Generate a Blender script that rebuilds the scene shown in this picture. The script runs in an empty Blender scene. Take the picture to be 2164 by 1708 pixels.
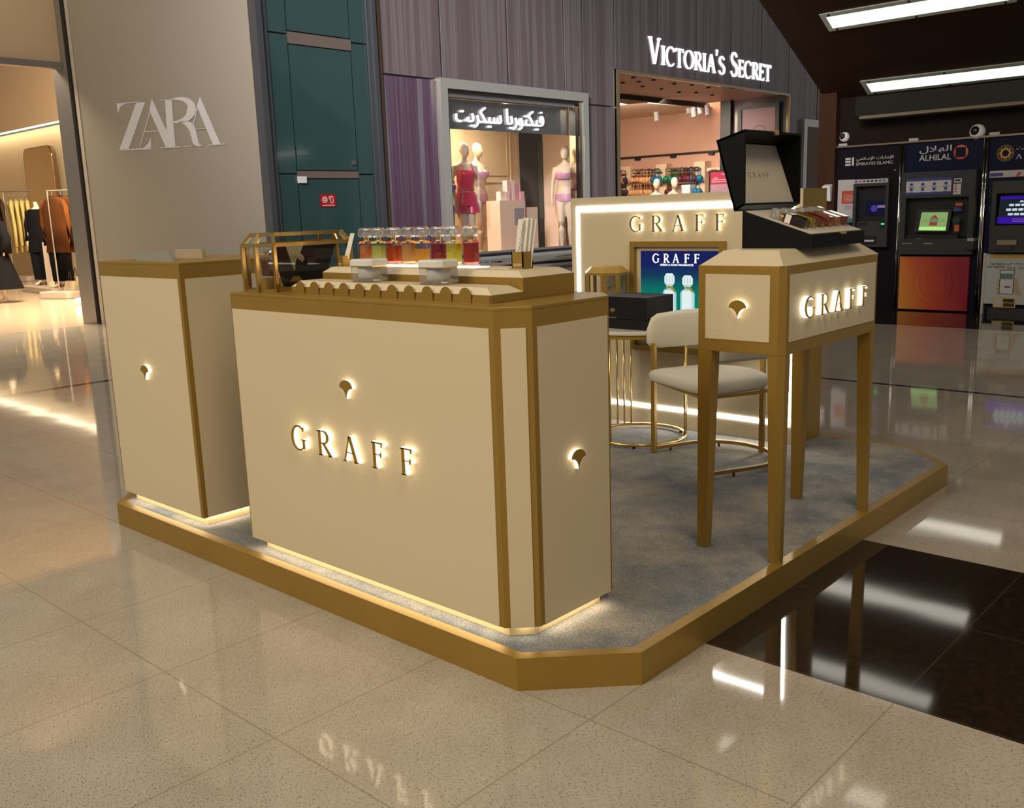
import bpy, bmesh, math, random, unicodedata
from mathutils import Vector, Matrix
random.seed(7)
S = bpy.context.scene
COL = S.collection
# ------------------------------------------------------------------ camera, world, lights, exposure
F_PX, CAM_H = 2012.72, 1.6

def _unit():
    f, pi, ro, yk = 2.01272053e+03, 1.98376499e-01, 3.38508448e-02, -7.49049453e-01
    cp, sp, c, s = math.cos(pi), math.sin(pi), math.cos(ro), math.sin(ro)
    right, fwd = Vector((1, 0, 0)), Vector((0, cp, -sp))
    down = -right.cross(fwd)
    r2, d2 = c*right + s*down, -s*right + c*down
    X = Vector((math.cos(yk), math.sin(yk), 0)); Y = Vector((-math.sin(yk), math.cos(yk), 0)); Zv = Vector((0, 0, 1))
    return [Vector((v.dot(X), v.dot(Y), v.dot(Zv))) for v in (r2, d2, fwd)]
RT, DN, FW = _unit()
EYE = Vector((0, 0, CAM_H))
cam = bpy.data.cameras.new('camera'); cam_o = bpy.data.objects.new('camera', cam); COL.objects.link(cam_o)
cam.sensor_width = 36; cam.sensor_fit = 'HORIZONTAL'; cam.lens = 36*F_PX/2164; cam.clip_end = 200
m = Matrix.Identity(4)
for i in range(3):
    m[i][0], m[i][1], m[i][2] = RT[i], -DN[i], -FW[i]
m.translation = EYE; cam_o.matrix_world = m
S.camera = cam_o
S.view_settings.view_transform = 'Standard'; S.view_settings.look = 'None'
S.view_settings.exposure = 0.0; S.view_settings.gamma = 1; S.view_settings.use_curve_mapping = False
S.cycles.use_denoising = True; S.cycles.max_bounces = 8; S.cycles.diffuse_bounces = 3; S.cycles.glossy_bounces = 4
S.cycles.transmission_bounces = 8; S.cycles.transparent_max_bounces = 16
S.cycles.caustics_reflective = False; S.cycles.caustics_refractive = False
S.cycles.sample_clamp_indirect = 4.0; S.cycles.blur_glossy = 0.5
w = bpy.data.worlds.new('world'); S.world = w; w.use_nodes = True
w.node_tree.nodes['Background'].inputs[0].default_value = (1.0, 0.97, 0.94, 1)
w.node_tree.nodes['Background'].inputs[1].default_value = 0.19
def area(name, loc, aim, size, power, col, sy=None, spread=None):
    L = bpy.data.lights.new(name, 'AREA'); L.energy = power; L.color = col; L.size = size
    if sy: L.shape = 'RECTANGLE'; L.size_y = sy
    if spread: L.spread = math.radians(spread)
    o = bpy.data.objects.new(name, L); COL.objects.link(o); o.location = loc
    o.rotation_euler = (Vector(aim) - Vector(loc)).to_track_quat('-Z', 'Y').to_euler()
    return o
WARM = (1.0, 0.86, 0.66)
area('mall_skylight', (-4.5, -6.5, 7.0), (-3.2, 2.5, 0.5), 4.0, 560, (1.0, 0.87, 0.64))
area('mall_ceiling_light', (-8.5, 2.0, 9.0), (-9.5, 4.0, 0), 4.0, 150, (1.0, 0.88, 0.72))
area('aisle_side_fill', (1.5, 0.5, 6.5), (-1.5, 4.0, 0.6), 2.5, 170, (1.0, 0.82, 0.55))  # added fill: warm floor bounce on the +X faces, no ceiling lamp
area('facade_fill_light', (-2.5, -3.0, 9.0), (-12.7, 16.5, 3.2), 3.0, 300, (1.0, 0.93, 0.92), spread=42)  # added narrow fill aimed at the facade only, no actual fitting
area('fashion_shop_light', (-20.0, 8.4, 6.7), (-21.5, 9.6, 0), 3.0, 4200, (1.0, 0.83, 0.58), 6.0)
area('fashion_shop_front_light', (-17.2, 5.2, 5.5), (-20, 8.0, 0.2), 1.2, 200, (1.0, 0.82, 0.58))
area('lingerie_window_light', (-13.9, 13.6, 3.55), (-13.7, 13.9, 1), 0.9, 120, (1.0, 0.82, 0.58), 2.2)
area('lingerie_shop_light', (-16.5, 22.5, 4.55), (-17.2, 24.0, 1.2), 3.0, 560, (1.0, 0.82, 0.66))
# ------------------------------------------------------------------ points on real planes
def ray(px, py):
    return RT*((px - 1082)/F_PX) + DN*((py - 854)/F_PX) + FW
def at_z(px, py, z):
    d = ray(px, py); return EYE + d*((z - CAM_H)/d.z)
def at_x(px, py, x):
    d = ray(px, py); return EYE + d*(x/d.x)
def at_y(px, py, y):
    d = ray(px, py); return EYE + d*(y/d.y)
def at_plane(px, py, p, n):
    d = ray(px, py); return EYE + d*((Vector(p) - EYE).dot(n)/d.dot(n))
# ------------------------------------------------------------------ materials
MATS = {}
def mat(name, col=(.5, .5, .5), rough=.5, metal=0., emit=None, es=1., spec=.5, coat=0., noise=None, bump=None, sheen=0.):
    m = bpy.data.materials.new(name); m.use_nodes = True; nt = m.node_tree; b = nt.nodes['Principled BSDF']
    b.inputs['Base Color'].default_value = (*col, 1); b.inputs['Roughness'].default_value = rough; b.inputs['Metallic'].default_value = metal
    b.inputs['Specular IOR Level'].default_value = spec; b.inputs['Coat Weight'].default_value = coat; b.inputs['Sheen Weight'].default_value = sheen
    if emit:
        b.inputs['Emission Color'].default_value = (*emit, 1); b.inputs['Emission Strength'].default_value = es
    if noise:                                    # (scale, second colour, amount, [stretch])
        tc = nt.nodes.new('ShaderNodeTexCoord'); n = nt.nodes.new('ShaderNodeTexNoise'); mp = nt.nodes.new('ShaderNodeMapping')
        mp.inputs['Scale'].default_value = noise[3] if len(noise) > 3 else (1, 1, 1)
        nt.links.new(tc.outputs['Object'], mp.inputs[0]); nt.links.new(mp.outputs[0], n.inputs['Vector'])
        n.inputs['Scale'].default_value = noise[0]; n.inputs['Detail'].default_value = 4
        r = nt.nodes.new('ShaderNodeValToRGB'); e = r.color_ramp.elements
        e[0].position = .5 - noise[2]; e[1].position = .5 + noise[2]; e[0].color = (*col, 1); e[1].color = (*noise[1], 1)
        nt.links.new(n.outputs['Fac'], r.inputs[0]); nt.links.new(r.outputs[0], b.inputs['Base Color'])
        if bump:
            bp = nt.nodes.new('ShaderNodeBump'); bp.inputs['Strength'].default_value = bump; bp.inputs['Distance'].default_value = .004
            nt.links.new(n.outputs['Fac'], bp.inputs['Height']); nt.links.new(bp.outputs[0], b.inputs['Normal'])
    MATS[name] = m; return m
def emis(name, col, s):
    m = bpy.data.materials.new(name); m.use_nodes = True; nt = m.node_tree; nt.nodes.clear()
    e = nt.nodes.new('ShaderNodeEmission'); o = nt.nodes.new('ShaderNodeOutputMaterial'); nt.links.new(e.outputs[0], o.inputs[0])
    e.inputs[0].default_value = (*col, 1); e.inputs[1].default_value = s; MATS[name] = m; return m
def clear(name, tint=(1, 1, 1), gloss=.1, body=None, bf=0., rough=.0, edge=.22):
    """see-through material: transparent tint, mirror gloss growing to the edges, optional body colour that lets light through"""
    m = bpy.data.materials.new(name); m.use_nodes = True; nt = m.node_tree; nt.nodes.clear(); L = nt.links
    o = nt.nodes.new('ShaderNodeOutputMaterial'); t = nt.nodes.new('ShaderNodeBsdfTransparent'); t.inputs[0].default_value = (*tint, 1)
    g = nt.nodes.new('ShaderNodeBsdfGlossy'); g.inputs['Roughness'].default_value = rough; g.inputs[0].default_value = (1, 1, 1, 1)
    lw = nt.nodes.new('ShaderNodeLayerWeight'); lw.inputs[0].default_value = edge
    ma = nt.nodes.new('ShaderNodeMath'); ma.operation = 'MULTIPLY_ADD'; ma.inputs[1].default_value = .7; ma.inputs[2].default_value = gloss
    L.new(lw.outputs['Fresnel'], ma.inputs[0]); src = t.outputs[0]
    if body:
        d = nt.nodes.new('ShaderNodeBsdfTranslucent'); d.inputs[0].default_value = (*body, 1)
        d2 = nt.nodes.new('ShaderNodeBsdfDiffuse'); d2.inputs[0].default_value = (*body, 1)
        ad = nt.nodes.new('ShaderNodeMixShader'); ad.inputs[0].default_value = .5; L.new(d.outputs[0], ad.inputs[1]); L.new(d2.outputs[0], ad.inputs[2])
        mx = nt.nodes.new('ShaderNodeMixShader'); mx.inputs[0].default_value = bf; L.new(src, mx.inputs[1]); L.new(ad.outputs[0], mx.inputs[2]); src = mx.outputs[0]
    x = nt.nodes.new('ShaderNodeMixShader'); L.new(ma.outputs[0], x.inputs[0]); L.new(src, x.inputs[1]); L.new(g.outputs[0], x.inputs[2]); L.new(x.outputs[0], o.inputs[0])
    MATS[name] = m; return m
CREAM = mat('cream_lacquer', (.68, .57, .385), .42, spec=.35)
GOLD = mat('brushed_gold_paint', (.37, .225, .042), .42, .5, noise=(3, (.41, .255, .052), .3, (1, 1, .2)))
GOLD_S = mat('bright_gold', (.80, .55, .18), .22, 1.)
HALO = emis('warm_halo_light', (1.0, .82, .54), 3.3)
LEDW = emis('white_strip_light', (1.0, .96, .90), 25.0)
KICK = mat('cream_plinth', (.72, .56, .30), .5)
UNDER = emis('warm_underglow_strip', (1.0, .86, .64), 9.0)
WHITE_L = emis('white_sign_light', (.96, .93, 1.0), 1.5)
PANEL_L = emis('ceiling_panel_light', (1.0, .95, .82), 2.8)
NAVY = mat('navy_leatherette', (.004, .0055, .007), .55, spec=.14)
def carpet_mat():
    m = bpy.data.materials.new('blue_grey_carpet'); m.use_nodes = True; nt = m.node_tree; L = nt.links; b = nt.nodes['Principled BSDF']; b.inputs['Roughness'].default_value = .95; b.inputs['Specular IOR Level'].default_value = .08
    tc = nt.nodes.new('ShaderNodeTexCoord'); cols = []
    for sc, dt, lo, hi, c0, c1 in ((2.6, 7, .36, .64, (.17, .19, .215), (.40, .365, .31)), (150, 3, .30, .70, (.45, .45, .47), (1.45, 1.42, 1.36))):
        n = nt.nodes.new('ShaderNodeTexNoise'); n.inputs['Scale'].default_value = sc; n.inputs['Detail'].default_value = dt; n.inputs['Roughness'].default_value = .68; L.new(tc.outputs['Object'], n.inputs['Vector'])
        r = nt.nodes.new('ShaderNodeValToRGB'); e = r.color_ramp.elements; e[0].position = lo; e[1].position = hi; e[0].color = (*c0, 1); e[1].color = (*c1, 1); L.new(n.outputs['Fac'], r.inputs[0]); cols.append(r.outputs[0])
    x = nt.nodes.new('ShaderNodeMix'); x.data_type = 'RGBA'; x.blend_type = 'MULTIPLY'; x.inputs[0].default_value = 1; L.new(cols[0], x.inputs[6]); L.new(cols[1], x.inputs[7]); L.new(x.outputs[2], b.inputs['Base Color'])
    return m
CARPET = carpet_mat()
VELVET = mat('cream_velvet', (.60, .53, .43), .8)
BOUCLE = mat('ivory_upholstery', (.68, .63, .50), .75, sheen=.2)
MARBLE = mat('white_marble', (.74, .70, .62), .25, noise=(6, (.62, .57, .5), .2))
BLACKB = mat('black_card', (.009, .009, .012), .55, spec=.22)
STEEL = mat('brushed_steel', (.36, .33, .30), .38, .85)
CHROME = mat('polished_chrome', (.75, .74, .70), .08, 1.)
DARKM = mat('dark_grey_metal', (.09, .10, .115), .4, .4)
BLACKM = mat('black_metal', (.012, .012, .012), .4)
TAUPE = mat('taupe_plaster', (.30, .27, .225), .7)
TEAL = mat('teal_glass', (.033, .075, .077), .12, coat=.2)
SILVER = mat('satin_silver', (.80, .79, .80), .3, .35)
WHITE = mat('white_plastic', (.75, .75, .76), .4)
PAPER = mat('white_paper', (.82, .78, .72), .7)
WOOD = mat('dark_walnut', (.008, .0045, .003), .5, spec=.12, noise=(4, (.014, .007, .0045), .25, (1, 1, .06)))
WOODC = mat('dark_walnut_ceiling', (.022, .009, .004), .45, spec=.3, noise=(3, (.032, .013, .006), .25, (.1, 1, 1)))
GLASS = clear('clear_glass', (.96, .97, .96), .03)
CRYSTAL = clear('cut_crystal', (.98, .985, .985), .05, (.93, .94, .95), .16, edge=.28)
PANE = clear('window_pane', (.97, .97, .98), .025, edge=.12)
SKIN = mat('mannequin_skin', (.62, .50, .38), .45)
PEACH = mat('peach_paint', (.62, .36, .25), .7)
PEACHL = mat('pale_peach_paint', (.72, .52, .38), .7)
SAND = mat('warm_sand_plaster', (.70, .55, .36), .75)
SHOPF = mat('pale_shop_floor', (.42, .33, .24), .16)
LINEN = mat('greige_stone', (.33, .27, .22), .6)
# ------------------------------------------------------------------ mesh helpers
class Fr:
    """a flat frame: u to the right, v up, n towards the viewer of the face"""
    def __init__(s, o, u, n, v=(0, 0, 1)):
        s.o, s.u, s.v, s.n = Vector(o), Vector(u).normalized(), Vector(v).normalized(), Vector(n).normalized()
    def p(s, a, b, c=0.): return s.o + s.u*a + s.v*b + s.n*c
def front(x, y, z): return Fr((x, y, z), (1, 0, 0), (0, -1, 0))      # faces the -Y side
def side(x, y, z): return Fr((x, y, z), (0, 1, 0), (1, 0, 0))         # faces the +X side
class MB:
    def __init__(s): s.v, s.f, s.mi = [], [], []
    def add(s, vs, fs, m=0):
        k = len(s.v); s.v += [Vector(q) for q in vs]; s.f += [tuple(i + k for i in f) for f in fs]; s.mi += [m]*len(fs); return s
    def box(s, x0, x1, y0, y1, z0, z1, m=0):
        vs = [(x, y, z) for z in (z0, z1) for x, y in ((x0, y0), (x1, y0), (x1, y1), (x0, y1))]
        return s.add(vs, [(3, 2, 1, 0), (4, 5, 6, 7), (0, 1, 5, 4), (1, 2, 6, 5), (2, 3, 7, 6), (3, 0, 4, 7)], m)
    def poly(s, pts, z0, z1, m=0, top=None):
        """prism over a plan polygon; top = another polygon with as many points for a tapered prism"""
        n = len(pts); t = top or pts
        vs = [(x, y, z0) for x, y in pts] + [(x, y, z1) for x, y in t]
        return s.add(vs, [tuple(reversed(range(n))), tuple(range(n, 2*n))] + [(i, (i+1) % n, n+(i+1) % n, n+i) for i in range(n)], m)
    def plate(s, fr, pts, c0, c1, m=0, mcap=None):
        n = len(pts)
        vs = [fr.p(a, b, c0) for a, b in pts] + [fr.p(a, b, c1) for a, b in pts]
        s.add(vs, [tuple(reversed(range(n)))] + [(i, (i+1) % n, n+(i+1) % n, n+i) for i in range(n)], m)
        return s.add([fr.p(a, b, c1) for a, b in pts], [tuple(range(n))], m if mcap is None else mcap)
    def rect(s, fr, a0, a1, b0, b1, c0, c1, m=0):
        return s.plate(fr, [(a0, b0), (a1, b0), (a1, b1), (a0, b1)], c0, c1, m)
    def ring(s, fr, a0, a1, b0, b1, t, c0, c1, m=0, tb=None, tt=None):
        tb = t if tb is None else tb; tt = t if tt is None else tt
        s.rect(fr, a0, a1, b1-tt, b1, c0, c1, m)
        if tb: s.rect(fr, a0, a1, b0, b0+tb, c0, c1, m)
        s.rect(fr, a0, a0+t, b0+tb, b1-tt, c0, c1, m); return s.rect(fr, a1-t, a1, b0+tb, b1-tt, c0, c1, m)
    def hexa(s, lo, hi, m=0):
        """eight corners: four below, four above, in the same order"""
        return s.add(list(lo) + list(hi), [(3, 2, 1, 0), (4, 5, 6, 7), (0, 1, 5, 4), (1, 2, 6, 5), (2, 3, 7, 6), (3, 0, 4, 7)], m)
    def tube(s, pts, r, n=8, m=0, closed=False, sq=False):
        pts = [Vector(p) for p in pts]; N = len(pts); rr = r if isinstance(r, (list, tuple)) else [r]*N; k = len(s.v); up = Vector((0, 0, 1))
        for i, p in enumerate(pts):
            a = pts[(i-1) % N] if closed or i else p; b = pts[(i+1) % N] if closed or i < N-1 else p
            d = (b - a).normalized(); e = d.cross(up)
            if e.length < .05: e = d.cross(Vector((0, 1, 0)))
            e.normalize(); g = e.cross(d)
            for j in range(n):
                t = 2*math.pi*(j + (.5 if sq else 0))/n; q = 1.414 if sq else 1
                s.v.append(p + (e*math.cos(t) + g*math.sin(t))*rr[i]*q)
        for i in range(N if closed else N-1):
            for j in range(n):
                a, b = k + i*n + j, k + i*n + (j+1) % n; c, d = k + ((i+1) % N)*n + (j+1) % n, k + ((i+1) % N)*n + j
                s.f.append((a, d, c, b)); s.mi.append(m)
        if not closed:
            s.f += [tuple(k + j for j in range(n)), tuple(k + (N-1)*n + j for j in reversed(range(n)))]; s.mi += [m, m]
        return s
    def loft(s, rings, m=0, cap=True):
        """rings: lists of points of equal count, joined in order"""
        k = len(s.v); n = len(rings[0])
        for R in rings: s.v += [Vector(p) for p in R]
        for i in range(len(rings)-1):
            for j in range(n):
                s.f.append((k+i*n+j, k+i*n+(j+1) % n, k+(i+1)*n+(j+1) % n, k+(i+1)*n+j)); s.mi.append(m)
        if cap:
            s.f += [tuple(k+j for j in reversed(range(n))), tuple(k+(len(rings)-1)*n+j for j in range(n))]; s.mi += [m, m]
        return s
    def lathe(s, prof, c=(0, 0, 0), n=24, m=0, sx=1., sy=1., rot=0.):
        c = Vector(c)
        return s.loft([[c + Vector((r*sx*math.cos(2*math.pi*j/n+rot), r*sy*math.sin(2*math.pi*j/n+rot), z)) for j in range(n)] for r, z in prof], m)
    def ball(s, c, r, n=14, m=0):
        r = r if isinstance(r, (tuple, list)) else (r, r, r); k = max(5, n//2)
        return s.lathe([(max(.02, math.sin(math.pi*i/k))*1.0, -math.cos(math.pi*i/k)) for i in range(k+1)], (0, 0, 0), n, m) if False else s._ball(c, r, n, k, m)
    def _ball(s, c, r, n, k, m):
        c = Vector(c); R = []
        for i in range(k+1):
            t = math.pi*i/k; q = max(.02, math.sin(t)); R.append([c + Vector((r[0]*q*math.cos(2*math.pi*j/n), r[1]*q*math.sin(2*math.pi*j/n), -r[2]*math.cos(t))) for j in range(n)])
        return s.loft(R, m)
    def build(s, name, mats, parent=None, smooth=False, bevel=0., origin=None, remesh=0., soft=0):
        if not isinstance(mats, (list, tuple)): mats = [mats]
        if parent is not None:
            w = Vector((0, 0, 0)); q = parent
            while q is not None: w += Vector(q.location); q = q.parent
            og = w
        else:
            lo = [min(v[i] for v in s.v) for i in range(3)]; hi = [max(v[i] for v in s.v) for i in range(3)]
            og = Vector(((lo[0]+hi[0])/2, (lo[1]+hi[1])/2, lo[2])) if origin is None else Vector(origin)
        me = bpy.data.meshes.new(name); me.from_pydata([v - og for v in s.v], [], s.f)
        for q in mats: me.materials.append(q)
        me.polygons.foreach_set('material_index', s.mi)
        bm = bmesh.new(); bm.from_mesh(me); bmesh.ops.recalc_face_normals(bm, faces=bm.faces)
        bm.to_mesh(me); bm.free()
        o = bpy.data.objects.new(name, me); COL.objects.link(o)
        if parent is None: o.location = og
        else: o.parent = parent
        if remesh:
            r = o.modifiers.new('join', 'REMESH'); r.mode = 'VOXEL'; r.voxel_size = remesh
            q = o.modifiers.new('soft', 'SMOOTH'); q.iterations = soft or 6; q.factor = .5
            dg = bpy.context.evaluated_depsgraph_get(); me2 = bpy.data.meshes.new_from_object(o.evaluated_get(dg)); o.modifiers.clear(); o.data = me2
            me2.name = name; me = me2; me.materials.clear()
            for q in mats: me.materials.append(q)
            smooth = True
        if smooth: me.polygons.foreach_set('use_smooth', [True]*len(me.polygons))
        if bevel:
            b = o.modifiers.new('edge', 'BEVEL'); b.width = bevel; b.segments = 2; b.limit_method = 'ANGLE'; b.angle_limit = math.radians(40)
        return o
def tag(o, label=None, cat=None, group=None, kind=None):
    if label: o['label'] = label
    if cat: o['category'] = cat
    if group: o['group'] = group
    if kind: o['kind'] = kind
    return o
def thing(name, label, cat, loc, group=None):
    o = bpy.data.objects.new(name, None); COL.objects.link(o); o.location = loc; o.empty_display_size = .1
    return tag(o, label, cat, group)
def struct(o): o['kind'] = 'structure'; return o
def copy_tree(o, parent=None, loc=None):
    c = o.copy(); COL.objects.link(c); c.parent = parent
    if loc is not None: c.location = loc
    for ch in list(o.children): copy_tree(ch, c)
    return c
def arc(cx, cy, rx, ry, a0, a1, n=16):
    return [(cx + rx*math.cos(math.radians(a0 + (a1-a0)*i/n)), cy + ry*math.sin(math.radians(a0 + (a1-a0)*i/n))) for i in range(n+1)]
def wline(pts, ws):
    """a pen stroke: polyline with a width at each point -> outline polygon strips"""
    out = []; N = len(pts); P = [Vector(p) for p in pts]; nr = []
    if not isinstance(ws, (list, tuple)): ws = [ws]*N
    for i in range(N):
        d = (P[min(i+1, N-1)] - P[max(i-1, 0)]).normalized(); nr.append(Vector((-d.y, d.x)))
    for i in range(N-1):
        a, b = P[i] + nr[i]*ws[i]/2, P[i+1] + nr[i+1]*ws[i+1]/2; c, d = P[i+1] - nr[i+1]*ws[i+1]/2, P[i] - nr[i]*ws[i]/2
        out.append([tuple(d), tuple(c), tuple(b), tuple(a)])
    return out
def bez(p, n=10):
    out = []
    for k in range(0, len(p)-3, 3):
        a, b, c, d = (Vector(q) for q in p[k:k+4])
        for i in range(n + (k+3 >= len(p)-1)):
            t = i/n; out.append(tuple(a*(1-t)**3 + b*3*t*(1-t)**2 + c*3*t*t*(1-t) + d*t**3))
    return out
def tw(n, thin, thick, pk=.5):
    return [thin + (thick-thin)*max(0., 1 - abs(i/(n-1) - pk)/max(pk, 1-pk))**.8 for i in range(n)]
def glyph(ch, k=.13, t=.035):
    """roman capital of height 1 as outline quads, k = thick stroke, t = thin stroke; returns (quads, width)"""
    q = []; W = .6
    def st(x, y0=0, y1=1, wd=k): q.extend(wline([(x, y0), (x, y1)], wd))
    def se(x, y, w=.2): q.append([(x-w/2, y), (x+w/2, y), (x+w/2, y+t*1.3), (x-w/2, y+t*1.3)])
    if ch == 'G':
        p = arc(.44, .5, .40, .49, 40, 322, 24); q.extend(wline(p, tw(len(p), t, k, .5))); st(.74, .07, .44, k*.8); se(.74, .42, .26); W = .88
        q.extend(wline([(.745, .80), (.745, .96)], t*1.4))
    elif ch == 'C':
        p = arc(.44, .5, .40, .49, 42, 318, 24); q.extend(wline(p, tw(len(p), t, k, .5))); q.extend(wline([(.735, .76), (.735, .95)], t*1.4)); W = .82
    elif ch == 'O':
        p = arc(.45, .5, .40, .48, 90, 450, 32); q.extend(wline(p, [t + (k-t)*abs(math.cos(math.radians(90+360*i/32))) for i in range(33)])); W = .9
    elif ch in 'RP':
        st(.16); se(.16, 0, .26); q.append([(.02, 1-t*1.3), (.2, 1-t*1.3), (.2, 1), (.02, 1)])
        p = [(.18, .98)] + arc(.36, .74, .22, .24, 90, -90, 14) + [(.18, .50)]; q.extend(wline(p, tw(len(p), t, k*.9, .5)))
        if ch == 'R': q.extend(wline([(.34, .50), (.70, .02)], [k*.8, k*.95])); se(.70, 0, .2)
        W = .74
    elif ch == 'A':
        q.extend(wline([(.10, 0), (.40, 1)], t*1.7)); q.extend(wline([(.40, 1), (.72, 0)], k)); q.extend(wline([(.22, .36), (.60, .36)], t)); se(.10, 0, .2); se(.72, 0, .24); W = .82
    elif ch in 'FE':
        st(.16); se(.16, 0, .26); q.append([(.03, 1-t*1.4), (.58, 1-t*1.4), (.58, 1), (.03, 1)]); q.extend(wline([(.565, 1), (.555, .84)], t*1.4))
        q.append([(.16, .52), (.50, .52), (.50, .52+t), (.16, .52+t)]); q.extend(wline([(.49, .44), (.49, .63)], t*1.4)); W = .62
        if ch == 'E': q.append([(.03, 0), (.60, 0), (.60, t*1.4), (.03, t*1.4)]); q.extend(wline([(.585, 0), (.60, .18)], t*1.4)); W = .68
    elif ch == 'V':
        q.extend(wline([(.08, 1), (.38, 0)], k)); q.extend(wline([(.70, 1), (.40, 0)], t*1.7)); se(.08, 1-t*1.3, .24); se(.70, 1-t*1.3, .2); W = .80
    elif ch == 'I': st(.16); se(.16, 0, .28); se(.16, 1-t*1.3, .28); W = .34
    elif ch == 'L':
        st(.16); se(.16, 1-t*1.3, .26); q.append([(.03, 0), (.58, 0), (.58, t*1.4), (.03, t*1.4)]); q.extend(wline([(.565, 0), (.575, .2)], t*1.4)); W = .62
    elif ch == 'T':
        st(.36); se(.36, 0, .26); q.append([(.02, 1-t*1.4), (.70, 1-t*1.4), (.70, 1), (.02, 1)]); q.extend(wline([(.035, 1), (.045, .82)], t*1.4)); q.extend(wline([(.685, 1), (.675, .82)], t*1.4)); W = .74
    elif ch == 'S':
        p = bez([(.55, .82), (.50, 1.02), (.08, 1.04), (.10, .74), (.12, .50), (.58, .54), (.58, .26), (.58, -.06), (.12, -.05), (.06, .20)]); q.extend(wline(p, tw(len(p), t*1.3, k*1.05, .5))); W = .66
    elif ch == 'N':
        st(.12, 0, 1, t*1.7); q.extend(wline([(.12, 1), (.66, 0)], k)); st(.66, 0, 1, t*1.7); se(.12, 0); se(.66, 1-t*1.3); W = .8
    elif ch == "'": q.extend(wline([(.10, 1), (.06, .74)], [k*1.1, t])); W = .22
    return q, W
def fan(r=1.):
    """the small fan emblem: domed top over two hollow curves meeting in a point"""
    p = arc(0, 0, .5, .40, 180, 0, 20) + arc(.5, -.55, .5, .55, 90, 180, 10)[1:] + arc(-.5, -.55, .5, .55, 0, 90, 10)[1:]
    return [(a*r, b*r) for a, b in p]
def letter(fr, ch, a, b, h, w, parent, mats=None, depth=(.006, .026, .030), k=.13, t=.035, name='letter'):
    """one raised letter: lit body with a gold face"""
    q, W = glyph(ch, k, t); mb = MB()
    for pl in q:
        pl = [(a + x/W*w, b + y*h) for x, y in pl]
        mb.plate(fr, pl, depth[0], depth[1], 0)
        if len(depth) > 2: mb.plate(fr, pl, depth[1], depth[2], 1)
    return mb.build(name, mats or [HALO, GOLD], parent)
def emblem(fr, a, b, r, parent):
    mb = MB(); p = [(a+x, b+y) for x, y in fan(r)]
    mb.plate(fr, p, .003, .018, 0); mb.plate(fr, p, .018, .022, 1)
    return mb.build('emblem', [HALO, GOLD], parent)
_FORMS = {}
for _c in range(0xFE70, 0xFEFD):
    _d = unicodedata.decomposition(chr(_c)).split()
    if len(_d) == 2: _FORMS.setdefault(chr(int(_d[1], 16)), {})[_d[0]] = chr(_c)
    elif len(_d) == 3 and _d[1] == '0644': _FORMS.setdefault('\u0644' + chr(int(_d[2], 16)), {})[_d[0]] = chr(_c)
def arabic(s):
    """joined letter forms in drawing order"""
    out = []
    for wd in s.split(' '):
        L = []; i = 0
        while i < len(wd):
            if wd[i:i+2] in _FORMS: L.append(wd[i:i+2]); i += 2
            else: L.append(wd[i]); i += 1
        r = []
        for i, c in enumerate(L):
            f = _FORMS.get(c, {}); pj = i > 0 and '<initial>' in _FORMS.get(L[i-1], {}); nj = i < len(L)-1 and '<initial>' in f and '<final>' in _FORMS.get(L[i+1], {})
            r.append(f.get('<medial>' if pj and nj else '<final>' if pj else '<initial>' if nj else '<isolated>', c))
        out.append(''.join(reversed(r)))
    return ' '.join(reversed(out))
def text(s, fr, a0, a1, b0, b1, c0, c1, material, name, parent, bold=0.):
    """lettering fitted into the box a0..a1, b0..b1 of a frame, c0..c1 thick"""
    cu = bpy.data.curves.new('lettering', 'FONT'); cu.body = s; cu.extrude = .5; cu.resolution_u = 3; cu.offset = bold
    o = bpy.data.objects.new('lettering', cu); COL.objects.link(o)
    dg = bpy.context.evaluated_depsgraph_get(); me = bpy.data.meshes.new_from_object(o.evaluated_get(dg)); bpy.data.objects.remove(o); bpy.data.curves.remove(cu)
    xs = [v.co.x for v in me.vertices]; ys = [v.co.y for v in me.vertices]; x0, x1, y0, y1 = min(xs), max(xs), min(ys), max(ys); mb = MB()
    mb.add([fr.p(a0 + (v.co.x-x0)/(x1-x0)*(a1-a0), b0 + (v.co.y-y0)/(y1-y0)*(b1-b0), c0 + (v.co.z+.5)*(c1-c0)) for v in me.vertices], [tuple(p.vertices) for p in me.polygons])
    bpy.data.meshes.remove(me)
    return mb.build(name, material, parent)
def uv(fr, p):
    d = p - fr.o; return d.dot(fr.u), d.dot(fr.v)
def fit(fr, px0, py0, px1, py1):
    """two opposite corners seen at these pixels on the frame's own plane -> a0, a1, b0, b1"""
    a = uv(fr, at_plane(px0, py0, fr.o, fr.n)); b = uv(fr, at_plane(px1, py1, fr.o, fr.n))
    return min(a[0], b[0]), max(a[0], b[0]), min(a[1], b[1]), max(a[1], b[1])
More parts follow.
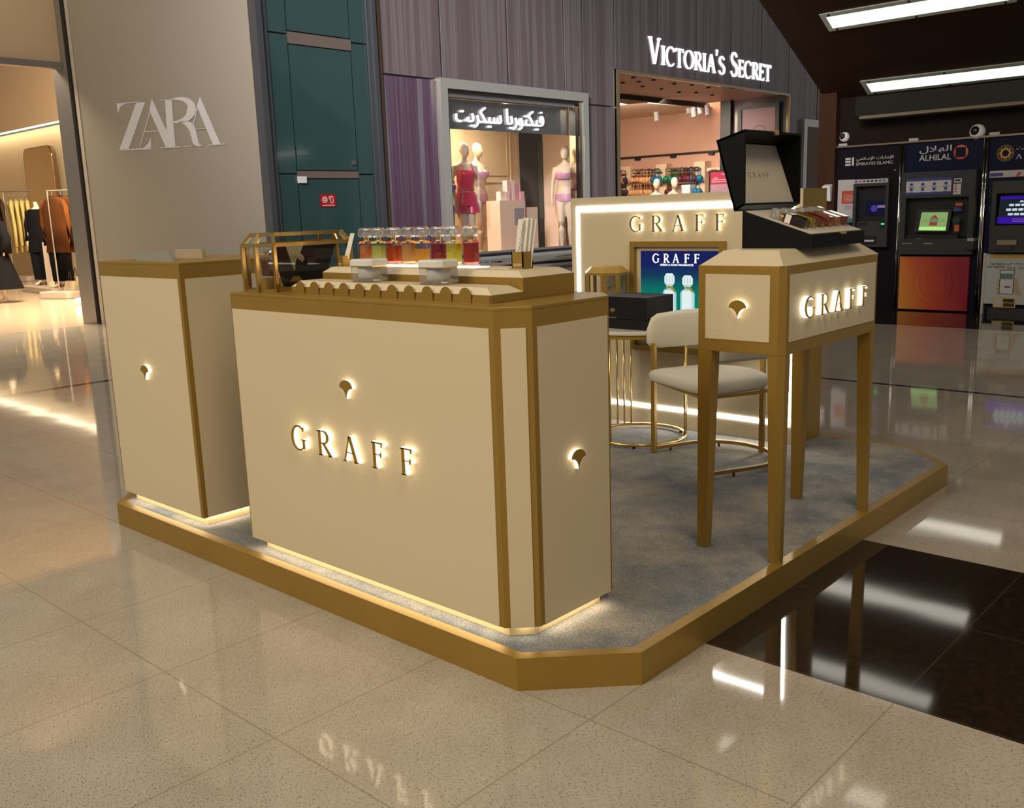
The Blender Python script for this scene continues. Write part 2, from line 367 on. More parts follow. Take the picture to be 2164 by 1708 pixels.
# ------------------------------------------------------------------ mall floor
def floor_mat():
    m = bpy.data.materials.new('speckled_stone_floor'); m.use_nodes = True; nt = m.node_tree; L = nt.links; b = nt.nodes['Principled BSDF']
    g = nt.nodes.new('ShaderNodeNewGeometry'); sx = nt.nodes.new('ShaderNodeSeparateXYZ'); L.new(g.outputs['Position'], sx.inputs[0])
    def M(op, a, c=None, d=None):
        n = nt.nodes.new('ShaderNodeMath'); n.operation = op
        for i, q in enumerate((a, c, d)):
            if q is None: continue
            if isinstance(q, (int, float)): n.inputs[i].default_value = q
            else: L.new(q, n.inputs[i])
        return n.outputs[0]
    def joint(v, off, pitch, wd):
        f = M('FRACT', M('DIVIDE', M('SUBTRACT', v, off), pitch)); e = M('ABSOLUTE', M('SUBTRACT', f, .5)); return M('GREATER_THAN', e, .5 - wd/pitch/2)
    X, Y = sx.outputs[0], sx.outputs[1]
    jt = M('MAXIMUM', joint(X, -1.043, .70, .0055), joint(Y, 1.475, .7125, .0055))
    dark = M('MULTIPLY', M('MULTIPLY', M('GREATER_THAN', Y, 2.89), M('LESS_THAN', Y, 4.325)), M('GREATER_THAN', X, -3))
    dark = M('MAXIMUM', dark, M('MULTIPLY', M('GREATER_THAN', Y, 12.45), M('GREATER_THAN', X, -9)))
    dark = M('MAXIMUM', dark, M('MULTIPLY', M('GREATER_THAN', Y, 8.29), M('LESS_THAN', Y, 8.35)))
    strip = M('MULTIPLY', M('GREATER_THAN', X, -9.96), M('LESS_THAN', X, -9.84))
    def noise(sc, st, det=5, rough=.6):
        mp = nt.nodes.new('ShaderNodeMapping'); mp.inputs['Scale'].default_value = st; mp.inputs['Rotation'].default_value = (0, 0, .5); L.new(g.outputs['Position'], mp.inputs[0])
        n = nt.nodes.new('ShaderNodeTexNoise'); n.inputs['Scale'].default_value = sc; n.inputs['Detail'].default_value = det; n.inputs['Roughness'].default_value = rough; L.new(mp.outputs[0], n.inputs['Vector']); return n.outputs['Fac']
    def ramp(v, stops):
        r = nt.nodes.new('ShaderNodeValToRGB'); el = r.color_ramp.elements
        while len(el) < len(stops): el.new(.5)
        for e, (p, c) in zip(el, stops): e.position = p; e.color = (*c, 1)
        L.new(v, r.inputs[0]); return r.outputs[0]
    def mix(f, a, c):
        n = nt.nodes.new('ShaderNodeMix'); n.data_type = 'RGBA'
        if isinstance(f, float): n.inputs[0].default_value = f
        else: L.new(f, n.inputs[0])
        for i, q in ((6, a), (7, c)):
            if isinstance(q, tuple): n.inputs[i].default_value = (*q, 1)
            else: L.new(q, n.inputs[i])
        return n.outputs[2]
    base = ramp(noise(3, (1, 1, 1), 6), [(.3, (.41, .355, .285)), (.7, (.49, .435, .355))])
    sp = ramp(noise(95, (1, 2.6, 1), 2), [(.33, (1, 1, 1)), (.43, (0, 0, 0))])
    base = mix(sp, base, (.15, .09, .07))
    wh = ramp(noise(60, (1, 1.8, 1), 3), [(.55, (0, 0, 0)), (.75, (1, 1, 1))])
    wm = nt.nodes.new('ShaderNodeMath'); wm.operation = 'MULTIPLY'; wm.inputs[1].default_value = .5; L.new(wh, wm.inputs[0])
    base = mix(wm.outputs[0], base, (.62, .57, .48))
    dk = ramp(noise(26, (1, 1, 1), 8, .7), [(.35, (.012, .008, .006)), (.7, (.030, .019, .012))])
    base = mix(dark, base, dk); jc = mix(dark, (.31, .25, .17), (.05, .038, .026))
    col = mix(jt, base, jc); col = mix(strip, col, (.05, .05, .05)); L.new(col, b.inputs['Base Color'])
    b.inputs['Roughness'].default_value = .055; b.inputs['Specular IOR Level'].default_value = .55
    n2 = noise(2.2, (1, 1, 1), 1); bp = nt.nodes.new('ShaderNodeBump'); bp.inputs['Strength'].default_value = .035; bp.inputs['Distance'].default_value = .02; L.new(n2, bp.inputs['Height']); L.new(bp.outputs[0], b.inputs['Normal'])
    return m
mb = MB(); mb.box(-15.9, 8, -9, 30, -.1, 0); struct(mb.build('floor', floor_mat()))
# ------------------------------------------------------------------ kiosk platform
ZP = .12
def plat(d):
    x0, x1, y0, y1, c = -5.29+d, -1.745-d, 2.18+d, 5.78-d, .30 - d*.586 + d*0
    c = .30 - d*.414*0 - d*.586*0
    k = d*.586; c = .30 - k
    return [(x0+c, y0), (x1-c, y0), (x1, y0+c), (x1, y1-c), (x1-c, y1), (x0+c, y1), (x0, y1-c), (x0, y0+c)]
t = thing('display_platform', 'low gold-edged platform with chamfered corners and blue-grey carpet under the perfume stand', 'platform', (-3.5, 4, 0))
mb = MB(); o_, i_ = plat(0), plat(.045); n = 8
mb.poly(o_, 0, ZP-.006)
for k in range(8):
    a, b, c, d = o_[k], o_[(k+1) % 8], i_[(k+1) % 8], i_[k]
    mb.add([(*a, ZP-.006), (*b, ZP-.006), (*c, ZP-.006), (*d, ZP-.006), (*a, ZP), (*b, ZP), (*c, ZP), (*d, ZP)], [(4, 5, 6, 7), (0, 1, 5, 4), (2, 3, 7, 6)])
mb.build('gold_edge', GOLD, t)
MB().poly(plat(.045), ZP-.004, ZP-.001).build('carpet', CARPET, t)
# ------------------------------------------------------------------ cabinets of the kiosk
def cabinet(t, pts, z0, z1, panels, toe, kick_h):
    """cream body, gold corner frame and top, lit recessed plinth"""
    MB().poly(toe, ZP, z0).build('lit_plinth', KICK, t)
    mb = MB(); mb.poly(pts, z0, z1-.012); mb.build('body', GOLD, t)
    mb = MB(); mb.poly(pts, z1-.012, z1); mb.build('worktop', GOLD, t, bevel=.002)
    for (p, q), (ml, mr, top, bot) in panels:
        p, q = Vector((*p, 0)), Vector((*q, 0)); u = (q-p).normalized(); nn = Vector((u.y, -u.x, 0)); ln = (q-p).length
        fr = Fr(p, u, nn); MB().rect(fr, ml, ln-mr, z0+bot, z1-top, -.002, .003).build('panel', CREAM, t)
x0, x1, y0, y1, c = -3.765, -2.075, 2.252, 2.85, .09
cp = [(x0, y0), (x1-c, y0), (x1, y0+c), (x1, y1-c), (x1-c, y1), (x0, y1)]
tp = [(x0+.05, y0+.045), (x1-c-.02, y0+.045), (x1-.045, y0+c+.02), (x1-.045, y1-c-.02), (x1-c-.02, y1-.045), (x0+.05, y1-.045)]
ZC = 1.296
t = thing('display_counter', 'long cream counter with gold frame and lit letter sign, carrying the row of perfume bottles', 'counter', (-2.9, 2.55, ZP))
cabinet(t, cp, .17, ZC, [((cp[0], cp[1]), (.010, .022, .070, 0)), ((cp[1], cp[2]), (.022, .022, .070, 0)), ((cp[2], cp[3]), (.022, .012, .070, 0)), ((cp[5], cp[0]), (.01, .01, .07, 0))], tp, .05)
f = front(0, y0, 0)
for ch, a, w_ in (('G', -3.335, .098), ('R', -3.158, .09), ('A', -2.992, .096), ('F', -2.812, .070), ('F', -2.645, .070)):
    letter(f, ch, a, .658, .104, w_, t)
emblem(f, -2.955, .952, .078, t)
emblem(side(x1, 0, 0), 2.548, .742, .076, t)
# underglow on the recess of the counter: light strip under the body
mb = MB()
for a, b, in_ in ((cp[0], cp[1], .02), (cp[1], cp[2], .02), (cp[2], cp[3], .02)):
    a, b = Vector((*a, 0)), Vector((*b, 0)); u = (b-a).normalized(); fr = Fr(a, u, (u.y, -u.x, 0)); mb.rect(fr, .05, (b-a).length-.03, .1655, .1695, -in_-.012, -in_+.012)
mb.build('light_strip', UNDER, t)
cx0, cx1, cy1, zc2 = -5.033, -4.193, 2.90, 1.42
cp2 = [(cx0, y0), (cx1, y0), (cx1, cy1), (cx0, cy1)]
t = thing('storage_cabinet', 'tall narrow cream cabinet with gold top beside the long counter, silver stand on it', 'cabinet', (-4.6, 2.55, ZP))
cabinet(t, cp2, .17, zc2, [((cp2[0], cp2[1]), (.014, .020, .075, 0)), ((cp2[1], cp2[2]), (.024, .01, .075, 0)), ((cp2[3], cp2[0]), (.02, .02, .07, 0))], [(cx0+.05, y0+.04), (cx1-.035, y0+.04), (cx1-.035, cy1-.04), (cx0+.05, cy1-.04)], .05)
emblem(front(0, y0, 0), -4.607, .873, .078, t)
mb = MB(); mb.rect(front(0, y0, 0), cx0+.05, cx1-.03, .1655, .1695, -.032, -.008); mb.rect(side(cx1, 0, 0), y0+.03, cy1-.05, .1655, .1695, -.032, -.008); mb.build('light_strip', UNDER, t)
# things on the storage cabinet
t = thing('tilted_plaque', 'thin silver-grey plaque leaning back on the tall narrow cabinet', 'plaque', (-4.65, 2.40, zc2))
A, B = Vector((-4.83, 2.36, zc2)), Vector((-4.37, 2.325, zc2)); C_, D_ = Vector((-4.535, 2.385, 1.468)), Vector((-5.02, 2.425, 1.468)); dn = Vector((0, 0, -.004))
MB().hexa([A, B, B+Vector((-.004, .012, 0)), A+Vector((-.004, .012, 0))], [D_, C_, C_+Vector((0, .012, 0)), D_+Vector((0, .012, 0))]).build('plate', mat('grey_silver_plate', (.36, .36, .31), .35, .5), t)
MB().hexa([A+Vector((.1, .012, 0)), B+Vector((-.1, .012, 0)), B+Vector((-.14, .07, 0)), A+Vector((.06, .07, 0))], [D_+Vector((.1, .013, 0)), C_+Vector((-.1, .013, 0)), C_+Vector((-.1, .02, 0)), D_+Vector((.1, .02, 0))]).build('prop', DARKM, t)
mb = MB(); a = Vector((-4.66, 2.62, zc2)); mb.box(-4.86, -4.585, 2.60, 2.622, zc2, zc2+.045); tag(mb.build('card_box', mat('beige_card', (.50, .40, .27), .6)), 'low beige card box standing behind the silver plaque', 'box')
# ------------------------------------------------------------------ stepped risers on the counter
def riser(t, x0, x1, y0, y1, z0, zg, zt, ins, end_x=True):
    MB().box(x0, x1, y0, y1, z0, zg).build('gold_base', GOLD, t, bevel=.0015)
    b = [(x0, y0), (x1, y0), (x1, y1), (x0, y1)]; tt = [(x0+ins, y0+ins), (x1-ins*1.6, y0+ins), (x1-ins*1.6, y1-ins), (x0+ins, y1-ins)]
    MB().poly(b, zg, zt, top=tt).build('cream_top', CREAM, t)
t = thing('bottle_riser', 'higher gold and cream step on the counter carrying eight perfume bottles', 'display riser', (-2.86, 2.66, ZC))
riser(t, -3.445, -2.270, 2.520, 2.808, ZC, 1.372, 1.394, .03)
MB().box(-3.37, -2.62, 2.635, 2.715, 1.3935, 1.3965).build('light_pad', emis('warm_light_pad', (1, .88, .66), 7.0), t)
t = thing('scalloped_riser', 'lower gold and cream step with half-round gold tabs, two cream jars on it', 'display riser', (-2.86, 2.43, ZC))
riser(t, -3.440, -2.268, 2.352, 2.519, ZC, 1.324, 1.347, .028)
f = front(0, 2.352, 0)
for i in range(11):
    a = -3.369 + i*.0981; mb = MB()
    pts = [(a-.029, ZC), (a+.029, ZC)] + [(x, z) for x, z in arc(a, 1.318, .029, .030, 0, 180, 14)]
    mb.plate(f, pts, .004, .008); mb.build('scallop_tab', GOLD, t)
    mb = MB(); b0 = a+.031
    if i < 10: pts = [(b0, ZC)] + [(x, z) for x, z in reversed(arc(b0+.018, 1.303, .018, .019, 90, 180, 8))] + [(b0+.036, ZC)]; pts = [(b0, ZC), (b0+.040, ZC), (b0+.036, 1.318)] + [(x, z) for x, z in arc(b0+.018, 1.303, .018, .019, 80, 180, 8)]
    else: pts = [(b0, ZC), (b0+.085, ZC), (b0+.085, 1.322), (b0+.02, 1.322)] + [(x, z) for x, z in arc(b0+.018, 1.303, .018, .019, 90, 180, 8)]
    mb.plate(f, pts, .0, .004); mb.build('slot_plate', GOLD, t)
# ------------------------------------------------------------------ perfume bottles
def liquid(name, c, dens=.48): return clear(name, tuple(min(1, q*1.15) for q in c), .02, c, dens, edge=.3)
LIQ = [liquid('coral_perfume', (.80, .36, .14)), liquid('pale_green_perfume', (.72, .72, .28)), liquid('orange_red_perfume', (.68, .15, .02)), liquid('pale_amber_perfume', (.80, .50, .20)),
       liquid('yellow_perfume', (.86, .54, .05)), liquid('crimson_perfume', (.46, .02, .02)), liquid('lime_yellow_perfume', (.74, .66, .06)), liquid('deep_red_perfume', (.56, .06, .012))]
FILL = [.086, .084, .082, .088, .070, .088, .088, .092]
PLUM = liquid('plum_perfume', (.05, .010, .012), .8)
def oct_(hw, hd, c): return [(-hw+c, -hd), (hw-c, -hd), (hw, -hd+c), (hw, hd-c), (hw-c, hd), (-hw+c, hd), (-hw, hd-c), (-hw, -hd+c)]
def R3(p, z): return [(x, y, z) for x, y in p]
def bottle(name, label, liq, fill, group=None):
    t = thing(name, label, 'perfume bottle', (0, 0, 0), group)
    mb = MB(); mb.loft([R3(oct_(.026, .022, .008), 0), R3(oct_(.0325, .027, .010), .010), R3(oct_(.0325, .027, .010), .092), R3(oct_(.026, .022, .008), .101), R3(oct_(.012, .011, .004), .104)]); mb.build('glass_body', GLASS, t)
    mb = MB(); mb.loft([R3(oct_(.022, .018, .006), .010), R3(oct_(.0285, .023, .009), .018), R3(oct_(.0285, .023, .009), fill)]); mb.build('perfume', liq, t)
    mb = MB(); mb.lathe([(.013, .101), (.013, .104), (.0105, .105), (.0105, .118), (.012, .119)], n=20); mb.build('gold_collar', GOLD_S, t, smooth=False)
    mb = MB(); mb.loft([R3(oct_(.020, .020, .007), .117), R3(oct_(.0285, .0285, .011), .125), R3(oct_(.0285, .0285, .011), .149), R3(oct_(.020, .020, .008), .159)]); st = mb.build('stopper', CRYSTAL, t)
    MB().loft([R3(oct_(.010, .010, .003), .120), R3(oct_(.016, .016, .006), .132), R3(oct_(.008, .008, .002), .143)]).build('stopper_core', CRYSTAL, st)
    return t
DESC = ['coral', 'pale green', 'orange-red', 'pale amber', 'yellow', 'crimson', 'lime yellow', 'deep red']
for i in range(8):
    extra = {0: ' beside the small gold card holder', 7: ' at the row end towards the tall cards'}.get(i, ', standing in the row of eight')
    b = bottle('perfume_bottle', ('%s perfume bottle with crystal stopper%s' % (DESC[i], extra)), LIQ[i], FILL[i], 'perfume bottles on the riser')
    b.location = (-3.325 + i*.0922, 2.672 + (.004, -.003, .002, .006, -.002, .003, 0, .004)[i], 1.3965); b.rotation_euler.z = (0, .05, -.04, .08, 0, -.05, .06, .02)[i]
# ------------------------------------------------------------------ cream jars
FROST = mat('white_cream', (.80, .78, .76), .5)
def jar(label):
    t = thing('cream_jar', label, 'jar', (0, 0, 0), 'cream jars on the scalloped riser')
    MB().loft([R3(oct_(.058, .050, .016), 0), R3(oct_(.064, .055, .018), .006), R3(oct_(.064, .055, .018), .060)]).build('glass_jar', CRYSTAL, t)
    MB().lathe([(.03, .012), (.044, .020), (.046, .058)], n=28).build('cream', FROST, t, smooth=True)
    MB().poly(oct_(.064, .055, .018), .060, .065).build('gold_band', GOLD_S, t)
    MB().loft([R3(oct_(.066, .057, .018), .065), R3(oct_(.066, .057, .018), .086), R3(oct_(.060, .051, .016), .091)]).build('lid', mat('pearl_white_lid', (.80, .78, .75), .18), t)
    return t
j = jar('white-lidded glass cream jar in front of the coral and green bottles'); j.location = (-3.02, 2.438, 1.3475)
j = copy_tree(j); j['label'] = 'white-lidded glass cream jar in front of the crimson bottle'; j.location = (-2.617, 2.438, 1.3475)
# ------------------------------------------------------------------ blotter holders
def holder(label, x, y, rz, sz):
    t = thing('card_holder', label, 'card holder', (0, 0, 0), 'gold card holders on the riser')
    mb = MB(); h = sz*1.12; q = sz/2
    mb.box(-q, q, -q, q, 0, .004)
    for a, b, c, d in ((-q, q, -q, -q+.004), (-q, q, q-.004, q), (-q, -q+.004, -q, q), (q-.004, q, -q, q)): mb.box(a, b, c, d, .004, h)
    mb.build('holder_cube', GOLD, t)
    text('GRAFF', Fr((0, -q, 0), (1, 0, 0), (0, -1, 0)), -q*.8, q*.8, h*.16, h*.32, .0002, .001, mat('pale_lettering', (.75, .70, .6), .5) if 'pale_lettering' not in MATS else MATS['pale_lettering'], 'lettering', t)
    t.location = (x, y, 1.3945); t.rotation_euler.z = rz; return h
holder('small gold cube with one broad white card, beside the coral bottle', -3.388, 2.598, -.22, .040)
holder('gold cube holding a fan of upright cards beyond the deep red bottle', -2.392, 2.655, 0, .056)
def card(label, p, top, w_, th, group, u=(1, 0, 0), script=False):
    p, tp_ = Vector(p), Vector(top); u = Vector(u); nn = u.cross(tp_-p).normalized()
    mb = MB(); mb.hexa([p-u*w_/2, p+u*w_/2, p+u*w_/2-nn*th, p-u*w_/2-nn*th], [tp_-u*w_/2, tp_+u*w_/2, tp_+u*w_/2-nn*th, tp_-u*w_/2-nn*th])
    o = tag(mb.build('blotter_card', PAPER), label, 'card', group); return o
card('broad white blotter card tilted in the small gold cube', (-3.386, 2.598, 1.405), (-3.345, 2.618, 1.535), .026, .004, 'blotter cards')
for i, (dx, dz) in enumerate(((-.016, 0), (-.002, .004), (.008, .002), (.016, -.004))):
    o = card(['white card with grey handwriting, front one in the cube beyond the deep red bottle', 'upright card second behind the handwritten one', 'upright card third behind the handwritten one', 'last upright card in the cube beyond the deep red bottle'][i],
             (-2.392+dx, 2.640+i*.010, 1.40), (-2.378+dx+.004, 2.652+i*.012, 1.575+dz), .026, .0035, 'blotter cards')
    if i == 0:
        d = (Vector((-2.374, 2.652, 1.575)) - Vector((-2.408, 2.640, 1.40))); e = d.normalized(); nn = Vector((1, 0, 0)).cross(e).normalized()
        fr = Fr(Vector((-2.408, 2.640, 1.40)), e, nn, Vector((-1, 0, 0))); mb = MB()
        pts = [(.06 + k*.0025, .004*math.sin(k*1.15) + .002*math.sin(k*.5)) for k in range(42)]
        for pl in wline(pts, .0016): mb.plate(fr, pl, .0003, .0008)
        h_ = mb.build('handwriting', mat('grey_ink', (.22, .2, .19), .6), None); h_.location -= o.location; h_.parent = o
for i, (x, y) in enumerate(((-2.600, 2.620), (-2.545, 2.628), (-2.485, 2.622))):
    mb = MB(); mb.box(x, x+.046, y, y+.04, 1.3942, 1.3952); tag(mb.build('paper_square', PAPER), ['small white paper square just past the deep red bottle', 'middle white paper square on the riser', 'white paper square next to the gold cube'][i], 'paper', 'paper squares on the riser')
# ------------------------------------------------------------------ glass display case on the counter
def oct_case(x0, x1, y0, y1, c): return [(x0+c, y0), (x1-c, y0), (x1, y0+c), (x1, y1-c), (x1-c, y1), (x0+c, y1), (x0, y1-c), (x0, y0+c)]
def glass_case(t, x0, x1, y0, y1, c, z0, z1, zr, ins, bw=.010, base=.012, pane=PANE, post=True):
    p = oct_case(x0, x1, y0, y1, c); r = oct_case(x0+ins, x1-ins, y0+ins, y1-ins, max(.01, c*.75))
    MB().poly(p, z0, z0+base).build('base', GOLD, t)
    mb = MB(); n = 8
    for k in range(n):
        a, b = Vector((*p[k], 0)), Vector((*p[(k+1) % n], 0)); d, e = Vector((*r[k], 0)), Vector((*r[(k+1) % n], 0)); zz = Vector((0, 0, 1))
        mb.tube([a+zz*(z1), b+zz*(z1)], bw*.55, 4, sq=True); mb.tube([d+zz*zr, e+zz*zr], bw*.5, 4, sq=True)
        mb.tube([a+zz*z1, d+zz*zr], bw*.5, 4, sq=True)
        if post: mb.tube([a+zz*(z0+base*.5), a+zz*z1], bw*.5, 4, sq=True)
    mb.build('gold_frame', GOLD_S if post else GOLD, t)
    mb = MB()
    for k in range(n):
        a, b, d, e = p[k], p[(k+1) % n], r[k], r[(k+1) % n]
        mb.add([(*a, z0+base), (*b, z0+base), (*b, z1), (*a, z1)], [(0, 1, 2, 3)]); mb.add([(*a, z1), (*b, z1), (*e, zr), (*d, zr)], [(0, 1, 2, 3)])
    mb.add([(*q, zr) for q in r], [tuple(range(8))]); mb.build('glass', pane, t)
t = thing('glass_display_case', 'gold-framed glass case with a sloped roof at the end of the counter, red perfume inside', 'display case', (-3.65, 2.56, ZC))
glass_case(t, -3.762, -3.548, 2.297, 2.805, .055, ZC, 1.497, 1.541, .034, .015)
tag(MB().box(-3.688, -3.606, 2.340, 2.415, ZC+.0122, 1.352).build('bottle_plinth', GOLD), 'gold cube under the red perfume bottle inside the glass case', 'plinth')
b = bottle('perfume_bottle', 'red-brown perfume bottle with gold plaque, alone inside the glass case', liquid('red_brown_perfume', (.40, .13, .03), .6), .085, None)
MB().rect(Fr((0, -.0272, 0), (1, 0, 0), (0, -1, 0)), -.024, -.008, .02, .08, 0, .001).build('gold_plaque', GOLD_S, b)
b.location = (-3.645, 2.378, 1.3523); b.scale = (.95, .95, .95)
t = thing('presentation_box', 'black tapered presentation box with a cream vee inset inside the glass case', 'box', (-3.66, 2.58, ZC+.0125))
lo = [(-3.69, 2.478, ZC+.0125), (-3.632, 2.478, ZC+.0125), (-3.632, 2.660, ZC+.0125), (-3.69, 2.660, ZC+.0125)]; hi = [(-3.70, 2.437, 1.487), (-3.622, 2.437, 1.487), (-3.622, 2.735, 1.487), (-3.70, 2.735, 1.487)]
MB().hexa(lo, hi).build('box_body', BLACKB, t)
def on_box(y, z, c=0.):                       # point on the sloping long face
    k = (z-(ZC+.0125))/(1.487-(ZC+.0125)); return Vector((-3.632 + k*.010 + c, y, z))
def sheet(t, name, pts, th, m): lo = [on_box(y, z) for y, z in pts]; hi = [on_box(y, z, th) for y, z in pts]; n = len(pts); MB().add(lo+hi, [tuple(range(n, 2*n))] + [(i, (i+1) % n, n+(i+1) % n, n+i) for i in range(n)]).build(name, m, t)
sheet(t, 'cream_inset', [(2.462, 1.486), (2.503, 1.375), (2.512, 1.42), (2.555, 1.486)], .0012, mat('cream_silk', (.50, .46, .32), .5, noise=(60, (.36, .34, .2), .2)))
sheet(t, 'tag', [(2.500, 1.445), (2.545, 1.412), (2.555, 1.425), (2.553, 1.438), (2.518, 1.468)], .004, mat('kraft_tag', (.50, .36, .22), .6))
sheet(t, 'gold_reflection', [(2.478, 1.330), (2.545, 1.330), (2.525, 1.352), (2.494, 1.352)], .002, GOLD)  # gold plate standing in for a pale reflection low on the box
MB().box(-3.68, -3.632, 2.45, 2.69, 1.487, 1.490).build('navy_lid', mat('dark_navy', (.012, .016, .04), .4), t)
# ------------------------------------------------------------------ tall display table with letters
TX0, TX1, TY0, TY1, TZ0, TZ1 = -2.155, -1.765, 3.495, 4.432, 1.0, 1.357
t = thing('tall_display_table', 'gold display table on tall tapering legs with lit letters, open black coffret on top', 'table', (-1.96, 3.96, ZP))
e = .024
body = [(TX0, TY0), (TX1-e, TY0), (TX1, TY0+e), (TX1, TY1-e), (TX1-e, TY1), (TX0, TY1)]
MB().poly(body, TZ0, TZ1).build('apron', GOLD, t, bevel=.0015)
b4 = [(TX0+.004, TY0+.004), (TX1-.008, TY0+.004), (TX1-.004, TY1-.004), (TX0+.004, TY1-.004)]
MB().poly(b4, TZ1, 1.415, top=[(-2.085, 3.585), (-1.838, 3.585), (-1.838, 4.345), (-2.085, 4.345)]).build('sloped_top', CREAM, t)
f1, f2 = front(0, TY0, 0), side(TX1, 0, 0)
MB().rect(f1, TX0+.036, TX1-e-.036, 1.052, 1.322, -.002, .003).build('panel', CREAM, t)
MB().rect(f2, TY0+e+.022, TY1-e-.022, 1.052, 1.322, -.002, .003).build('panel', CREAM, t)
MB().rect(Fr((TX0, 0, 0), (0, -1, 0), (-1, 0, 0)), -(TY1-.04), -(TY0+.04), 1.052, 1.322, -.002, .003).build('panel', CREAM, t)
for sx_, sy_ in ((0, 0), (1, 0), (0, 1), (1, 1)):
    wt, wb = .066, .045; X = TX1 if sx_ else TX0; Y = TY1 if sy_ else TY0; dx = -1 if sx_ else 1; dy = -1 if sy_ else 1
    def q(wd, off=0): return [(X+dx*off, Y+dy*off), (X+dx*wd, Y+dy*off), (X+dx*wd, Y+dy*wd), (X+dx*off, Y+dy*wd)]
    def ch(wd):
        a = q(wd)
        if sx_ == 0: return a
        k = e*min(1, wd/.066)
        return [(X+dx*k, Y), (X+dx*wd, Y), (X+dx*wd, Y+dy*wd), (X, Y+dy*wd), (X, Y+dy*k)]
    MB().poly(ch(wb), ZP, TZ0, top=ch(wt)).build('leg', GOLD, t)
emblem(f1, -1.959, 1.188, .078, t)
for c_, a, w_ in (('G', 3.625, .088), ('R', 3.765, .080), ('A', 3.895, .086), ('F', 4.045, .062), ('F', 4.180, .062)):
    letter(f2, c_, a, 1.140, .086, w_, t, [emis('bright_letter_light', (1, .88, .66), 2.2) if 'bright_letter_light' not in MATS else MATS['bright_letter_light'], GOLD_S], k=.105, t=.03)
# ------------------------------------------------------------------ open coffret with six bottles
t = thing('perfume_coffret', 'open black perfume coffret with six bottles lying on its cream tray, on the tall table', 'coffret', (-1.93, 3.99, 1.4155))
bx0, bx1, by0, by1, z0 = -2.085, -1.765, 3.730, 4.250, 1.4155
MB().hexa([(bx0, by0, z0), (bx1, by0, z0), (bx1, by1, z0), (bx0, by1, z0)], [(bx0, by0, 1.574), (bx1, by0, 1.468), (bx1, by1, 1.468), (bx0, by1, 1.574)]).build('base', NAVY, t, bevel=.002)
mb = MB(); mb.hexa([(bx0+.012, by0+.012, 1.570), (bx1-.012, by0+.012, 1.470), (bx1-.012, by1-.012, 1.470), (bx0+.012, by1-.012, 1.570)], [(bx0+.012, by0+.012, 1.5735), (bx1-.012, by0+.012, 1.4745), (bx1-.012, by1-.012, 1.4745), (bx0+.012, by1-.012, 1.5735)]); mb.build('cream_tray', VELVET, t)
P = [(-2.215, 1.875), (-2.079, 1.911), (-2.076, 1.597), (-2.124, 1.572)]
ld = None
def slab(p, q, th, y0_, y1_):             # a plate between two (x,z) points, thickness towards the inside of the lid
    p, q = Vector((p[0], p[1])), Vector((q[0], q[1])); d = (q-p).normalized(); n_ = Vector((-d.y, d.x))*th
    if n_.dot(Vector((-2.12, 1.74)) - p) < 0: n_ = -n_
    return [(p.x, y0_, p.y), (q.x, y0_, q.y), (q.x, y1_, q.y), (p.x, y1_, p.y)], [(p.x+n_.x, y0_, p.y+n_.y), (q.x+n_.x, y0_, q.y+n_.y), (q.x+n_.x, y1_, q.y+n_.y), (p.x+n_.x, y1_, p.y+n_.y)]
mb = MB()
for a, b in ((P[0], P[1]), (P[0], P[3]), (P[3], P[2])): mb.hexa(*slab(a, b, .010, by0, by1))
for y in (by0, by1-.010): mb.hexa([(P[k][0], y, P[k][1]) for k in range(4)], [(P[k][0], y+.010, P[k][1]) for k in range(4)])
ld = mb.build('lid', NAVY, t)
lo, hi = slab((P[0][0]+.004, P[0][1]-.014), (P[3][0]+.012, P[3][1]+.022), .012, by0+.012, by1-.012); MB().hexa(lo, hi).build('lining', VELVET, ld)
d = Vector((P[3][0]-P[0][0], 0, P[3][1]-P[0][1])).normalized(); fr = Fr(Vector((-2.190, 3.80, 1.755)) + Vector((.030, 0, 0)), (0, 1, 0), Vector((-d.z, 0, d.x)), -d)
fr.o = Vector(hi[0]).lerp(Vector(hi[1]), .56) + fr.n*.0004; fr.o.y = 3.885
text('G R A F F', fr, 0, .19, 0, .024, .0002, .0012, mat('gilt_lettering', (.47, .40, .31), .6), 'lettering', ld)
MB().box(bx1-.004, bx1+.004, 4.00, 4.05, 1.463, 1.475).build('clasp', GOLD_S, t)
MB().box(-2.094, -2.072, 3.985, 4.020, 1.896, 1.918).build('clasp', GOLD_S, ld)
s_ = math.atan(.106/.32); Rm = Matrix.Rotation(-(math.pi/2-s_), 4, 'Y') @ Matrix.Rotation(math.pi/2, 4, 'Z')
for i, (nm, lq) in enumerate((('plum', PLUM), ('yellow-green', LIQ[6]), ('dark red', LIQ[7]), ('amber', LIQ[2]), ('pale amber', LIQ[3]), ('red', LIQ[5]))):
    b = bottle('perfume_bottle', '%s perfume bottle lying on its back in the open coffret, %s' % (nm, ['first of the row', 'second of the row', 'third of the row', 'fourth of the row', 'fifth of the row', 'last of the row'][i]), lq, .092, 'perfume bottles lying in the coffret')
    if i == 0:
        MB().add([(-.031, -.0276, .060), (.031, -.0276, .060), (.031, -.0276, .085), (-.031, -.0276, .085), (-.0331, -.024, .060), (-.0331, .02, .060), (-.0331, .02, .085), (-.0331, -.024, .085), (.0331, -.024, .060), (.0331, .02, .060), (.0331, .02, .085), (.0331, -.024, .085)], [(0, 1, 2, 3), (4, 5, 6, 7), (8, 9, 10, 11)]).build('paper_label', PAPER, b)
    b.rotation_euler = Rm.to_euler(); b.scale = (.86, .82, 1.06); x = -1.822; b.location = (x, 3.798 + i*.080, 1.4745 + (-1.777-x)*.331 + .0208)
